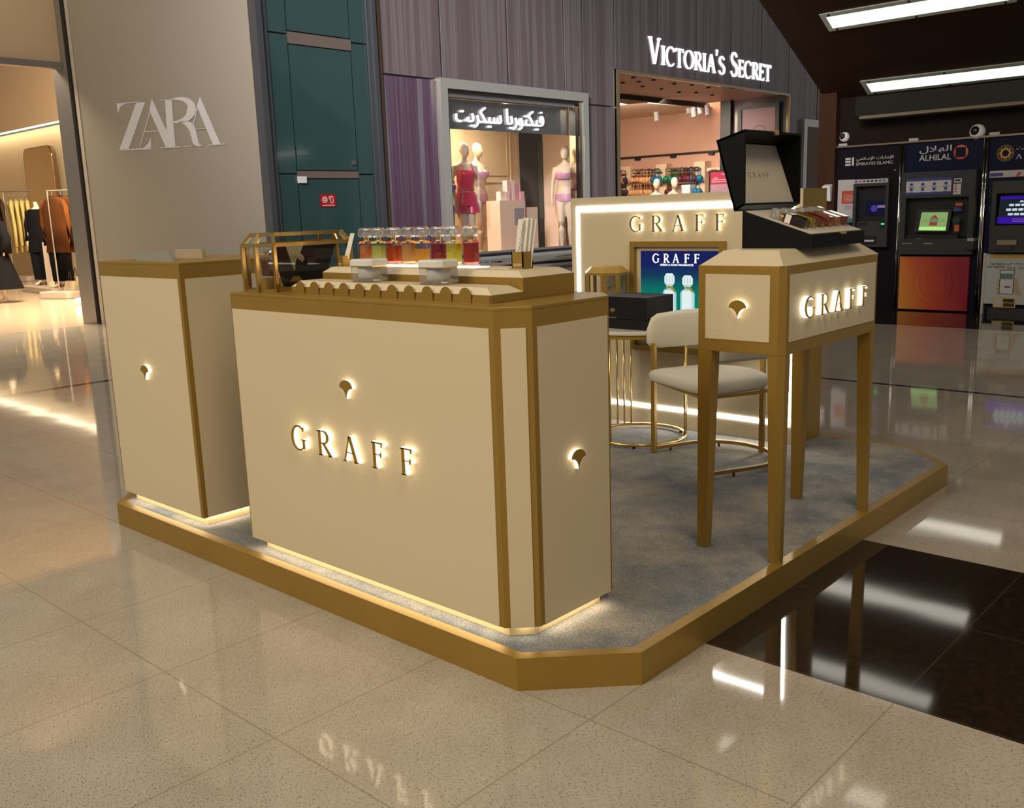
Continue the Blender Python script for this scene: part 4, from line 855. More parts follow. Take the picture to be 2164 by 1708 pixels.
def two_piece(t, ell, m):
    wear(t, ell, 'bra', [(.022, 0, .685, .072, .088), (.034, 0, .715, .080, .092), (.038, 0, .74, .074, .090)], m)
    wear(t, ell, 'briefs', [(.0, 0, .545, .064, .098), (.0, 0, .51, .069, .105), (.0, 0, .475, .068, .100)], m)
def put(label, px, top, bot, x, face, dress, m, arm=0.):
    p = at_x(px, bot, x); q = at_x(px, top, x); z0 = .7455; h = (q.z - z0)/1.0; t, P, ell = mannequin(label, x, p.y, z0, h, face, arm=arm)
    camisole(t, ell, m, P, h) if dress == 'set' else None
    shorts(t, ell, m) if dress == 'set' else two_piece(t, ell, m)
    MB().lathe([(.20, z0-.0005), (.20, z0+.008)], (x, p.y, 0), 24).build('base_plate', CHROME, t)
    MB().tube([P(-.05, .03, .0), P(-.03, .035, .18)], .012, 8).build('support_rod', CHROME, t); return t
put('window mannequin in a cerise camisole and matching shorts', 989, 300, 545, -13.42, -18, 'set', CERISE, .6)
put('window mannequin in lilac lingerie just behind the cerise one', 1015, 301, 541, -14.05, 8, 'two', LILAC)
put('window mannequin in lilac half hidden by the near frame of the shop window', 949, 336, 560, -13.3, 0, 'two', LILAC)
put('window mannequin in lilac at the far end of the shop window', 1198, 308, 536, -13.45, -60, 'two', LILAC)
def plinth(label, px0, px1, pt, x, dp):
    a = at_x(px0, pt, x); b = at_x(px1, pt, x); return tag(MB().box(x-dp, x, a.y, b.y, .746, a.z).build('display_plinth', PEACHL), label, 'plinth', 'plinths in the shop window'), a, b
p1, a1, b1 = plinth('taller pale peach plinth with stacked pink cartons in the shop window', 1056, 1109, 424, -13.35, .38)
p2, a2, b2 = plinth('shorter pale peach plinth beside the black panel in the shop window', 1113, 1136, 438, -13.45, .5)
p3, a3, b3 = plinth('plinth below the far lilac mannequin, small bottles on it', 1179, 1195, 436, -13.85, .35)
PINKS = [mat('pink_carton', (.72, .42, .40), .5), mat('rose_carton', (.60, .22, .30), .5), mat('blush_carton', (.78, .58, .50), .5), mat('magenta_carton', (.45, .02, .14), .5)]
for i, (pl, dy, w_, h_, k, dx) in enumerate(((p1, .22, .11, .40, 0, .10), (p1, .36, .11, .40, 2, .12), (p1, .50, .10, .34, 1, .12), (p1, -.02, .16, .18, 2, .06), (p1, .12, .12, .17, 2, .05), (p1, .62, .12, .18, 0, .1), (p2, -.15, .10, .38, 3, .1), (p2, .0, .13, .30, 0, .1), (p2, .12, .10, .24, 1, .08), (p2, -.10, .14, .13, 2, .02), (p3, .17, .1, .22, 0, .1), (p3, .28, .1, .26, 1, .1))):
    lo = pl.location; zt = max((pl.matrix_world @ v.co if False else lo + v.co).z for v in pl.data.vertices); y = lo.y - .25 + dy; x = lo.x + .12 - dx
    k_ = tag(MB().box(x-.06, x+.06, y, y+w_, zt, zt+h_).build('perfume_carton', PINKS[k]), ['pink carton standing tall on the taller peach plinth', 'tall blush carton in the middle of the taller plinth', 'rose carton at the back of the taller plinth', 'low blush carton at the near edge of the taller plinth', 'low blush carton second from the plinth edge', 'small pink carton at the far edge of the taller plinth', 'magenta carton on the shorter plinth', 'pink carton in the middle of the shorter plinth', 'rose carton at the far edge of the shorter plinth', 'low blush carton at the front of the shorter plinth', 'pink bottle box below the far mannequin', 'rose bottle box below the far mannequin'][i], 'box', 'cartons in the shop window')
tag(MB().rect(side(-13.345, 0, 0), a1.y+.42, b1.y-.05, 1.35, 1.68, .0, .006).build('photo_card', mat('grey_photo_card', (.30, .26, .27), .4)), 'grey photo card on the front of the taller peach plinth', 'picture')
# ------------------------------------------------------------------ lingerie shop interior
mb = MB(); mb.box(-26, XF-.3, 26.0, 26.2, 2.45, 5.4); struct(mb.build('wall_shop_upper', PEACH))
mb = MB(); mb.box(-26, XF-.3, 26.0, 26.2, 0, 2.45); struct(mb.build('wall_shop_lower', mat('cream_shop_wall', (.80, .60, .42), .7)))
mb = MB(); mb.box(-26.2, -26, 17.1, 26.2, 0, 5.4); struct(mb.build('wall_shop_side', PEACH))
mb = MB(); mb.box(-26, XF-.3, 17.2, 26, -.1, 0); struct(mb.build('floor_shop', SHOPF))
mb = MB(); mb.box(-26, XF-.3, 17.2, 26.2, 5.4, 5.5); mb.box(-26, -15.6, 22.5, 26.0, 4.42, 4.50); struct(mb.build('ceiling_shop', PEACHL))
mb = MB(); mb.box(-15.3, XF-.3, 17.2, 25.2, 4.53, 4.60); struct(mb.build('ceiling_entrance', mat('pink_soffit', (.60, .36, .28), .5)))
mb = MB(); mb.box(-15.4, -15.3, 17.2, 25.2, 4.40, 4.58); struct(mb.build('trim_9', BLACKM))
mb = MB(); mb.box(-24, -15.6, 22.4, 22.5, 4.42, 5.4); mb.box(-18.2, -17.4, 19.5, 22.4, 4.75, 5.4); struct(mb.build('trim_10', PEACHL))
mb = MB(); mb.box(-14.45, XF-.3, 25.22, 25.35, 0, 4.53); struct(mb.build('wall_entrance', mat('plum_gloss', (.10, .055, .06), .15)))
mb = MB(); mb.box(-14.78, -14.45, 25.1, 25.3, 0, 4.53); struct(mb.build('trim_11', BLACKM))
mb = MB(); mb.rect(FX, EY0, EY1, EZ-.06, EZ, -.02, .05); mb.rect(FX, EY0, EY0+.10, 0, EZ-.06, -.02, .05); mb.rect(FX, EY1-.05, EY1+.05, 0, EZ-.06, -.02, .05); struct(mb.build('trim_12', mat('golden_chrome', (.62, .50, .32), .12, 1.)))
FD = front(0, 25.2, 0); t = thing('poster_display', 'black-framed pink poster with round line emblem beside the lingerie shop entrance', 'poster', FD.p(-13.8, 1.5, .0))
a, b, c, d = fit(FD, 1562, 222, 1648, 300); MB().ring(FD, a, b, 1.0, d-.03, .12, .02, .08).build('black_frame', BLACKM, t); MB().rect(FD, a+.10, b-.10, 1.1, d-.13, .02, .05).build('poster_sheet', mat('dusty_pink_poster', (.30, .15, .155), .4), t)
mb = MB(); cxp = (a+b)/2+.03; cz_ = d-.88
for pl in wline(arc(cxp, cz_, .22, .26, 0, 180, 20), .02) + wline(arc(cxp, cz_-.05, .12, .20, 0, 180, 16), .014) + wline([(cxp, cz_-.1), (cxp, cz_+.1)], .012): mb.plate(FD, pl, .05, .053)
mb.build('line_emblem', mat('plum_print', (.12, .05, .06), .5), t)
for i, (px, py) in enumerate(((1338, 163), (1381, 168), (1398, 187), (1435, 194), (1462, 179), (1497, 184), (1471, 195), (1505, 200), (1358, 182), (1316, 174), (1350, 172), (1425, 176))):
    p = at_z(px, py, 4.53)
    tag(MB().lathe([(.05, 4.50), (.05, 4.532)], (p.x, p.y, 0), 12).build('spot_lamp', BLACKM), 'small black recessed spot in the pink entrance ceiling', 'lamp', 'spots in the entrance ceiling')
for i, (px, py) in enumerate(((1388, 246), (1456, 230), (1466, 238), (1480, 231), (1496, 233))):
    p = at_y(px, py, 25.0); t = tag(MB().tube([(p.x-.03, 25.0, p.z+.14), (p.x+.03, 24.97, p.z-.14)], .075, 12).tube([(p.x, 24.99, p.z+.1), (p.x, 24.99, max(p.z+.2, 4.425))], .02, 8).build('track_spotlight', WHITE), ['lone white tube spotlight under the shop ceiling', 'first white tube spotlight of the cluster of four', 'lowest white tube spotlight of the cluster', 'third white tube spotlight of the cluster', 'last white tube spotlight of the cluster by the black post'][i], 'lamp', 'track spotlights in the shop')
FI = front(0, 26.0, 0)
mb = MB(); a = uv(FI, at_y(1290, 336, 25.99)); b = uv(FI, at_y(1560, 318, 25.99)); mb.rect(FI, a[0], b[0], 3.185, 3.23, .0, .09)
for px in (1349, 1424, 1505): q = uv(FI, at_y(px, 330, 25.99))[0]; mb.rect(FI, q-.09, q+.09, 3.11, 3.185, .0, .10)
tag(mb.build('lighting_rail', BLACKM), 'thin black lighting rail along the peach shop wall', 'rail')
for i, (px0, px1) in enumerate(((1324, 1345), (1399, 1421), (1479, 1502))):
    a = uv(FI, at_y(px0, 380, 25.99))[0]; b = uv(FI, at_y(px1, 380, 25.99))[0]
    struct(MB().rect(FI, a, b, 0, 2.92, 0, .35).build('wall_pier_%d' % (i+1), mat('cream_pier', (.78, .58, .38), .6) if 'cream_pier' not in MATS else MATS['cream_pier']))
struct(MB().rect(FI, -25, -14.9, 2.62, 2.72, 0, .25).build('trim_13', MATS['cream_shop_wall']))
# ------------------------------------------------------------------ bras on rails
def bra(mats_):
    mb = MB(); r_ = .105
    for sx in (-.10, .10): mb.loft([[Vector((sx + r_*q*math.cos(2*math.pi*k/12), -.09*math.sqrt(max(0, 1-q*q)), r_*q*math.sin(2*math.pi*k/12))) for k in range(12)] for q in (1., .85, .6, .3, .05)])
    mb.box(-.22, .22, -.012, .012, -.10, -.05)
    for sx in (-.12, .12): mb.tube([(sx, 0, .08), (sx*.75, .0, .30)], .010, 6)
    o = mb.build('bra', mats_, None, smooth=True, origin=(0, 0, 0)); MB().tube([(-.13, 0, .28), (0, 0, .34), (.13, 0, .28)], .012, 6).build('hanger', BLACKM, o); return o
BC = {'nude': mat('nude_lace', (.72, .36, .17), .6), 'tan': mat('tan_lace', (.42, .16, .06), .6), 'black': mat('black_lace', (.015, .012, .012), .6), 'green': mat('emerald_lace', (.0, .17, .07), .5), 'wine': mat('wine_lace', (.10, .012, .02), .5), 'blue': mat('teal_blue_lace', (.0, .16, .30), .5)}
proto = {}
def hang(kind, px, py, label, grp):
    p = at_y(px, py, 25.60); o = proto.get(kind)
    if o is None: o = bra(BC[kind]); proto[kind] = o
    else: o = copy_tree(o)
    o.location = (p.x, 25.60 - random.uniform(0, .12), p.z); o.rotation_euler.z = random.uniform(-.35, .35); tag(o, label, 'bra', grp)
for kind, where, xs_ in (('tan', 'upper', (1307, 1313)), ('black', 'upper', (1319,)), ('nude', 'upper', (1342, 1349, 1356, 1363, 1370, 1377)), ('blue', 'upper', (1388, 1395)), ('green', 'upper', (1416, 1424, 1432, 1439)), ('wine', 'upper', (1446, 1452, 1459, 1465)), ('blue', 'upper rail', (1470, 1476)),
                         ('black', 'lower', (1312, 1318)), ('nude', 'lower', (1342, 1348, 1355, 1362, 1369)), ('wine', 'lower', (1417, 1423)), ('blue', 'lower', (1468, 1474))):
    for j, px in enumerate(xs_):
        up = where.startswith('upper'); py = 379 + (1412-px)*.033 if up else 406 + (1412-px)*.02
        hang(kind, px, py, '%s bra on the %s black rail of the shop wall' % ({'nude': 'nude', 'tan': 'tan brown', 'black': 'black', 'green': 'emerald', 'wine': 'dark wine', 'blue': 'teal blue'}[kind], where), '%s bras on the %s rail' % (kind, where))
for i, (px0, px1, py) in enumerate(((1304, 1323, 370), (1338, 1398, 367), (1412, 1478, 362.5), (1304, 1323, 396), (1338, 1398, 394), (1412, 1478, 391))):
    a, b = at_y(px0, py, 25.6), at_y(px1, py-(px1-px0)*.045, 25.6); mb = MB(); mb.tube([a, b], .022, 8)
    for q in (a.lerp(b, .1), a.lerp(b, .9)): mb.tube([q, (q.x, 25.985, q.z)], .015, 6)
    tag(mb.build('clothes_rail', BLACKM), ['upper black rail of tan and black bras', 'upper black rail of nude and blue bras', 'upper black rail of emerald and wine bras', 'lower black rail of black bras by the entrance edge', 'lower black rail of nude bras', 'lower black rail behind the second shop mannequin'][i], 'rail', 'bra rails on the shop wall')
for i, (px, py) in enumerate(((1353, 363), (1377, 361), (1394, 360), (1429, 359), (1455, 357), (1476, 356), (1512, 360))):
    a = at_y(px-6, py, 25.8); b = at_y(px+6, py, 25.8); tag(MB().box(a.x, b.x, 25.70, 25.985, a.z-.015, a.z+.02).build('wall_bracket', GOLD_S), 'short brass bracket above the upper bra rail', 'bracket', 'brass brackets on the shop wall')
a, b, c, d = fit(front(0, 25.3, 0), 1441, 391, 1458, 412); t = thing('storage_box', 'white lidded box on the shelf by the teal blue bras', 'box', ((a+b)/2, 25.4, 1.4)); MB().box(a, b, 25.3, 25.6, 1.2, d-.09).build('box_base', WHITE, t); MB().box(a-.012, b+.012, 25.29, 25.61, d-.09, d).build('lid', WHITE, t)
struct(MB().box(-19, -14.9, 25.25, 25.7, 1.15, 1.2).build('trim_14', MATS['cream_shop_wall']))
for i, (px, top, f_) in enumerate(((1388, 377, -50), (1425, 374, -30))):
    y = 23.6; p = at_y(px, top, y); h = p.z/1.0; t, P, ell = mannequin(['shop mannequin with cerise top in front of the nude bras', 'shop mannequin with cerise robe in front of the emerald bras'][i], p.x, y, 0, h, f_, group='mannequins inside the lingerie shop')
    camisole(t, ell, CERISE, P, h); shorts(t, ell, CERISE); MB().lathe([(.2, -.0), (.2, .01)], (p.x, y, 0), 20).build('base_plate', CHROME, t)
FQ = front(0, 24.6, 0); a, b, c, d = fit(FQ, 1501, 363, 1540, 404); t = thing('sale_poster', 'cerise sale poster with white lines on a black stand behind the open coffret', 'poster', ((a+b)/2, 24.6, 0))
MB().ring(FQ, a-.03, b+.25, c-.1, d+.03, .035, -.02, .03).build('frame', BLACKM, t); MB().rect(FQ, a, b+.22, c+(d-c)*.36, d, 0, .01).build('cerise_sheet', mat('cerise_print', (.42, .02, .07), .5), t); MB().rect(FQ, a, b+.22, c-.07, c+(d-c)*.36, 0, .01).build('lilac_sheet', mat('lilac_print', (.40, .24, .29), .5), t)
mb = MB()
for z_, x0_, x1_ in ((.84, .62, .86), (.66, .2, .42), (.58, .1, .95), (.48, .08, .95)): mb.rect(FQ, a+(b-a)*x0_, a+(b-a)*x1_, c+(d-c)*z_-.012, c+(d-c)*z_+.018, .010, .012)
mb.build('printed_lines', mat('pale_pink_print', (.70, .30, .34), .5), t); mb = MB()
mb.tube([((a+b)/2+.1, 24.62, 0), ((a+b)/2+.1, 24.62, c-.08)], .03, 8); mb.box((a+b)/2-.2, (a+b)/2+.4, 24.5, 24.75, 0, .02); mb.build('stand', BLACKM, t)
# ------------------------------------------------------------------ fashion shop interior
YB = 13.0
mb = MB(); mb.box(-40, -15.0, YB, YB+.2, 0, 4.70); struct(mb.build('wall_fashion_back', SAND))
mb = MB(); mb.box(-40, -15.0, YB-.30, YB, 4.74, 8.0); struct(mb.build('wall_fashion_upper', mat('tan_bulkhead', (.76, .62, .45), .75)))
mb = MB(); mb.box(-40, -15.0, YB-.27, YB-.15, 4.725, 4.74, 0); struct(mb.build('trim_15', emis('cove_strip_light', (1, .84, .56), 14.)))
mb = MB(); mb.box(-40, -15.9, -6, YB+.2, -.1, .0); struct(mb.build('floor_fashion', SHOPF))
mb = MB(); mb.box(-40, -16.2, 2, 11.8, 6.9, 7.0); mb.box(-40, -16.2, 11.8, 12.7, 7.2, 7.3); struct(mb.build('ceiling_fashion', SAND))
mb = MB(); mb.box(-40.2, -40, -2, YB, 0, 6.6); struct(mb.build('wall_fashion_side', SAND))
def zx(px, py): return at_x(px, py, -16.0)
a = zx(0, 132); b = zx(129, 137)
mb = MB(); mb.box(-16.1, -15.95, 2.0, 7.05, b.z-.07, b.z+.03); struct(mb.build('trim_16', STEEL))
mb = MB(); mb.box(-16.06, -16.0, 2.0, 7.25, b.z+.03, 9); mb.box(-16.40, -16.30, 7.25, 13.0, 0, 9); struct(mb.build('wall_fashion_transom', mat('warm_tan_panel', (.58, .43, .28), .5)))  # slab behind the column is unseen, added to stop shop light leaking
area('transom_fill', (-15.2, 5.6, 6.7), (-16.0, 5.9, 5.2), 1.5, 14, (1, .82, .6))  # added fill that brightens the tan transom panel, no lamp hangs here
FY = front(0, 12.66, 0)
t = thing('standing_mirror', 'tall round-cornered mirror leaning on the lit shop wall behind the clothes racks', 'mirror', (-31, 12.66, 0))
a, b, c, d = fit(FY, 46, 316, 110, 330); c = .02; r_ = .30
pts = [(a, c), (b, c)] + arc(b-r_, d-r_, r_, r_, 0, 90, 8) + arc(a+r_, d-r_, r_, r_, 90, 180, 8)
mb = MB(); mb.plate(FY, pts, -.12, -.01); mb.build('mirror_back', mat('bronze_edge', (.22, .15, .09), .25, .9), t); MB().plate(FY, [((a+b)/2+(p-(a+b)/2)*.96, d/2+(q-d/2)*.99) for p, q in pts], -.01, .0).build('mirror_glass', mat('tinted_mirror', (.62, .53, .40), .03, 1.), t)
def slab_base(t, x, y, w_, dp, h, rz=0.):
    c, s_ = math.cos(rz), math.sin(rz); pts = [(-w_/2+.08, -dp/2), (w_/2-.08, -dp/2), (w_/2, -dp/2+.08), (w_/2, dp/2-.08), (w_/2-.08, dp/2), (-w_/2+.08, dp/2), (-w_/2, dp/2-.08), (-w_/2, -dp/2+.08)]
    return MB().poly([(x+p*c-q*s_, y+p*s_+q*c) for p, q in pts], 0, h).build('stone_base', LINEN, t, bevel=.02)
RZ = math.radians(22)
def rack(label, p, dirv, ln, h, base=(1.0, .45)):
    t = thing('clothes_rack', label, 'clothes rack', (p.x, p.y, 0), 'clothes racks in the fashion shop'); q = p + dirv*ln
    for k, e_ in enumerate((p, q)): slab_base(t, e_.x, e_.y, base[0], base[1], .16, RZ)
    for e_ in (p, q): MB().tube([(e_.x, e_.y, .16), (e_.x, e_.y, h)], .018, 8).build('post', STEEL, t)
    MB().tube([(p.x, p.y, h), (q.x, q.y, h)], .016, 8).build('rail', STEEL, t); return t
pA = at_z(127, 626, .05); pA.z = 0; dA = Vector((.75, .66, 0)).normalized(); hA = 2.43
rack('steel rack of rust-brown jackets on a greige stone base nearest the shop front', pA, dA, 1.7, hA, (.95, .42))
pB = at_z(31, 591, .05); pB.z = 0; dB = Vector((-.75, -.66, 0)).normalized()
rack('steel rack of brown and pale yellow clothes near the lit wall of the fashion shop', pB, dB, 1.6, 2.75, (1.7, .5))
def garment(name, label, grp, c, wdir, top, ln, wd, dp, m, sleeve=True, flare=1.05, inner=None):
    """a coat or top on a hanger: c = rail point, wdir = direction across the shoulders"""
    wdir = Vector(wdir).normalized(); nd = Vector((-wdir.y, wdir.x, 0)); t = thing(name, label, name.replace('_', ' '), (c.x, c.y, top-ln), grp)
    def el(z, hw, hd, n=16, off=0): return [Vector((c.x, c.y, z)) + wdir*(hw*math.copysign(abs(math.cos(2*math.pi*k/n))**.7, math.cos(2*math.pi*k/n)) + off) + nd*hd*math.sin(2*math.pi*k/n)*(1 + .25*math.sin(5*k)) for k in range(n)]
    MB().loft([el(top+.02, wd*.14, dp*.25), el(top, wd*.30, dp*.45), el(top-.06, wd*.46, dp*.6), el(top-.18, wd*.50, dp*.9), el(top-ln*.55, wd*.47, dp), el(top-ln, wd*.5*flare, dp*1.05)]).build('cloth_body', m, t, smooth=True)
    if sleeve:
        for sg in (-1, 1):
            q = [Vector((c.x, c.y, z)) + wdir*sg*x for x, z in ((wd*.43, top-.08), (wd*.54, top-.22), (wd*.60, top-ln*.5), (wd*.57, top-ln*.88))]
            MB().tube(q, [.055, .062, .055, .05], 10).build('sleeve', m, t, smooth=True)
    MB().tube([Vector((c.x, c.y, top-.03))-wdir*wd*.36, Vector((c.x, c.y, top+.05)), Vector((c.x, c.y, top-.03))+wdir*wd*.36], .012, 6).build('hanger', BLACKM, t)
    MB().tube([(c.x, c.y, top+.04), (c.x, c.y, top+.16)], .006, 6).build('hanger_hook', STEEL, t); return t
RUST = mat('rust_brown_wool', (.066, .021, .0045), .9, spec=.1, noise=(6, (.095, .031, .007), .25)); YEL = mat('pale_yellow_cotton', (.78, .62, .24), .8); BRN = mat('dark_brown_cotton', (.060, .026, .010), .8); BLK = mat('black_cloth', (.004, .004, .005), .9, spec=.1); PINKC = mat('pale_pink_cloth', (.72, .56, .50), .8)
wA = Vector((dA.y, -dA.x, 0)); wA = (wA*.75 + Vector((.7, .6, 0))*.75).normalized()
ords = ['front', 'second', 'third', 'fourth', 'last']
for i in range(5):
    cc = pA + dA*(.10+.20*i); garment('jacket', 'rust-brown jacket, %s on the rack nearest the shop front' % ords[i], 'rust jackets on the front rack', cc, wA, hA-.16, 1.22, 1.66, .05, RUST)
for i in range(2):
    cc = pA + dA*(1.2+.2*i); garment('shirt', ['pale pink shirt hung just behind the rust-brown jackets', 'pale pink shirt at the end of the jacket rack'][i], 'pink shirts on the front rack', cc, wA, hA-.20, 1.0, 1.0, .05, PINKC)
wB = Vector((.55, .60, 0))
for i in range(4):
    cc = pB - dB*(.18+.17*i); garment('dress', 'pale yellow dress, %s along the rail by the lit wall' % ords[i], 'yellow dresses', cc, Vector((.74, -.2, 0)), 2.52, 1.65-.03*i, .62, .05, YEL)
for i in range(4):
    cc = pB + dB*(.10+.17*i); garment('top', 'dark brown top, %s beside the yellow dresses' % ords[i], 'brown tops', cc, Vector((.74, -.2, 0)), 2.50, 1.5, .62, .05, BRN)
MB().tube([(pB-dB*.95)+Vector((0, 0, 2.75)), pB+Vector((0, 0, 2.75))], .016, 8).build('rail_extension', STEEL, bpy.data.objects['clothes_rack.001'])
# mannequins with dark clothes behind the jackets
def dark_figure(label, px, bot, h, coat_top, kind):
    p = at_z(px, bot, 0.16 if kind != 'edge' else .0); t, P, ell = mannequin(label, p.x, p.y, p.z, h, -60, group=None, head=False)
    t.name = 'mannequin'
    if kind in ('legs', 'skirt'):
        for sg in (-1, 1): wear(t, ell, 'trouser_leg', [(0, sg*.05, .52, .085, .070), (.01, sg*.055, .40, .075, .065), (.01, sg*.056, .25, .066, .060), (0, sg*.055, .06, .062, .058)], BLK)
        wear(t, ell, 'coat', [(0, 0, .82, .05, .10), (0, 0, .76, .075, .125), (0, 0, .60, .078, .12), (0, 0, .36, .095, .15)], BLK)
        for sg in (-1, 1): MB().tube([P(0, sg*.105, .80), P(-.01, sg*.145, .64), P(.02, sg*.14, .48)], [.036*h, .036*h, .028*h], 10).build('coat_sleeve', BLK, t, smooth=True)
        for sg in (-1, 1): MB().ball(P(.03, sg*.045, .020), (.11*h*.5, .055*h*.5, .0195*h), 12).build('shoe', mat('brown_leather', (.10, .04, .015), .4) if 'brown_leather' not in MATS else MATS['brown_leather'], t, smooth=True)
    else:
        wear(t, ell, 'dress', [(0, 0, .82, .05, .10), (0, 0, .76, .075, .115), (0, 0, .60, .075, .11), (0, 0, .40, .12, .17), (0, 0, .14, .19, .26)], BLK)
        for sg in (-1, 1): MB().tube([P(0, sg*.105, .80), P(-.01, sg*.15, .64), P(.02, sg*.15, .50)], [.040*h, .05*h, .06*h], 10).build('dress_sleeve', BLK, t, smooth=True)
    return t
t = thing('display_block', 'low greige stone block under two dark mannequins behind the jacket rack', 'plinth', (-23.6, 9.7, 0)); slab_base(t, -25.1, 10.15, 2.6, 1.1, .158, math.radians(-5))
dark_figure('mannequin in black coat and trousers standing behind the rust jackets', 97, 602, 2.35, 0, 'legs')
dark_figure('mannequin in black skirt and boots behind the rust jackets, next to the steel column', 137, 606, 2.35, 0, 'skirt')
p_ = at_z(2, 640, 0); t_ = dark_figure('mannequin in a wide black dress at the near edge of the fashion shop', 2, 640, 2.2, 0, 'edge'); MB().lathe([(.26, 0), (.26, .01)], (p_.x, p_.y, 0), 20).build('base_plate', STEEL, t_)
p = at_z(114, 600, .16); tag(MB().box(p.x+.45, p.x+.80, p.y-.35, p.y-.25, .1585, 1.25).build('tall_card', mat('pale_pink_board', (.74, .62, .56), .6)), 'upright pale pink board between the two dark mannequins', 'board')
for i, (px, py) in enumerate(((117, 619), (152, 624), (164, 617), (178, 624))):
    p = at_z(px, py, .0); p.z = 0; t = thing('handbag', ['cream handbag slumped by the jacket rack post', 'cream handbag with loop handles between rack and column', 'large cream handbag leaning at the steel column', 'small cream handbag in front of the steel column'][i], 'bag', (p.x, p.y, 0), 'cream bags by the jacket rack')
    BAG = MATS.get('cream_leather') or mat('cream_leather', (.74, .66, .50), .55); s2 = (.13, .17, .2, .13)[i]
    MB().loft([R3([(p.x+a*1.3, p.y+b) for a, b in oct_(s2, .10, .05)], .002), R3([(p.x+a*1.35, p.y+b) for a, b in oct_(s2, .11, .05)], .12), R3([(p.x+a, p.y+b) for a, b in oct_(s2, .06, .03)], .12+s2*1.3)]).build('bag_body', BAG, t, smooth=False)
    MB().tube([(p.x-s2*.5+s2*q_/8, p.y, .14+s2*1.3+.20*math.sin(math.pi*q_/8)) for q_ in range(9)], .012, 6).build('handle', BLACKM if i in (1, 2) else BAG, t)
a, b = at_z(158, 634, .12), at_z(187, 629, .12); MB_ = MB(); MB_.hexa([(a.x, a.y, .05), (b.x, b.y, .05), (b.x-.1, b.y+.1, .05), (a.x-.1, a.y+.1, .05)], [(a.x, a.y, .15), (b.x, b.y, .15), (b.x-.1, b.y+.1, .15), (a.x-.1, a.y+.1, .15)]); tag(MB_.build('floor_light', emis('floor_bar_light', (1, .95, .88), 5.)), 'short glowing light bar on the shop floor beside the jacket rack base', 'lamp')
# ------------------------------------------------------------------ wood-clad stair soffit and wall over the cash machines
SO = Vector((-6.6, 14.1, 3.23)); SV = Vector((0, -1, .54)).normalized(); SN = Vector((0, -.54, -1)).normalized()
SF = Fr(SO, (1, 0, 0), SN, SV)
mb = MB(); mb.rect(SF, 0, 5.2, -.6, 10.5, -.35, 0); struct(mb.build('ceiling_soffit', WOODC))
mb = MB(); mb.rect(SF, -.02, 0, -.6, 10.5, -.9, .0); struct(mb.build('trim_17', WOODC))
def slot(label, v0, v1):
    t = thing('ceiling_light', label, 'ceiling light', SF.p(1.8, (v0+v1)/2, .0), 'long ceiling lights'); a, b = .635, 2.955
    MB().ring(SF, a, b, v0, v1, .07, -.005, .014, tb=.055).build('frame', mat('pale_green_glass', (.42, .46, .40), .3) if 'pale_green_glass' not in MATS else MATS['pale_green_glass'], t)
    MB().rect(SF, a+.07, b-.07, v0+.055, v1-.055, -.005, .008).build('diffuser', PANEL_L, t)
    for x in (a+.12, (a+b)/2, b-.12):
        for y in (v0+.028, v1-.028): MB().rect(SF, x-.014, x+.014, y-.014, y+.014, .014, .022).build('bolt', BLACKM, t)
k_ = math.sqrt(1+.54**2)
slot('long white ceiling light over the cash machines, nearer the wall', (14.1-14.29)*k_, (14.1-13.99)*k_)
slot('long white ceiling light on the wood soffit, second from the cash machine wall', (14.1-12.94)*k_, (14.1-12.62)*k_)
slot('long white ceiling light third from the cash machine wall', (14.1-11.68)*k_, (14.1-11.36)*k_)
slot('long white ceiling light fourth from the cash machine wall', (14.1-10.32)*k_, (14.1-10.0)*k_)
YA = 14.3
mb = MB(); mb.box(-6.42, -1.2, YA+.02, YA+.5, 0, 3.2); struct(mb.build('wall_machines', WOOD))
mb = MB(); mb.box(-6.66, -6.39, YA-.12, YA+.5, 0, 3.25); struct(mb.build('wall_wood_pier', mat('walnut_pier', (.032, .011, .0045), .45, spec=.2, noise=(4, (.048, .016, .006), .25, (3, 1, .06)))))
mb = MB(); mb.box(-6.0, -1.2, YA-.34, YA+.02, 2.80, 3.06); struct(mb.build('trim_18', mat('dark_olive_beam', (.010, .009, .006), .45, spec=.25)))
mb = MB(); mb.box(-5.95, -1.2, YA-.33, YA+.0, 2.755, 2.80); struct(mb.build('trim_19', mat('olive_ledge', (.16, .13, .085), .5)))
FA = front(0, YA, 0)
def ff(px0, py0, px1, py1):
    pm = (py0+py1)/2; return uv(FA, at_y(px0, pm, YA))[0], uv(FA, at_y(px1, pm, YA))[0], uv(FA, at_y(px0, py1, YA))[1], uv(FA, at_y(px0, py0, YA))[1]
for i, px in enumerate((1908.5, 1914.5, 2084.5, 2090.5)):
    q = uv(FA, at_y(px, 310, YA))[0]; MBp = MB(); MBp.tube([FA.p(q, .0, .06), FA.p(q, 2.385, .06)], .020, 10); struct(MBp.build('trim_%d' % (20+i), CHROME, smooth=True))
struct(MB().rect(FA, -6.40, -1.5, 2.385, 2.41, 0, .07).build('trim_24', mat('bronze_trim', (.24, .19, .15), .35, .7)))
def machine(label, px0, px1, hdr, m_hdr, yh, ):
    a = uv(FA, at_y(px0, 310, YA))[0]; b = uv(FA, at_y(px1, 310, YA))[0]
    t = thing('cash_machine', label, 'cash machine', FA.p((a+b)/2, 0, 0), 'cash machines')
    MB().rect(FA, a, b, 0, 2.38, 0, .03).build('housing', hdr, t); return t, a, b
NV_ = mat('deep_navy_panel', (.004, .006, .026), .5, spec=.12); PL_ = mat('dark_plum_panel', (.006, .004, .008), .5, spec=.12); GR = mat('charcoal_plastic', (.032, .035, .036), .5, spec=.22); GRD = mat('dark_charcoal_plastic', (.010, .011, .012), .4, spec=.3)
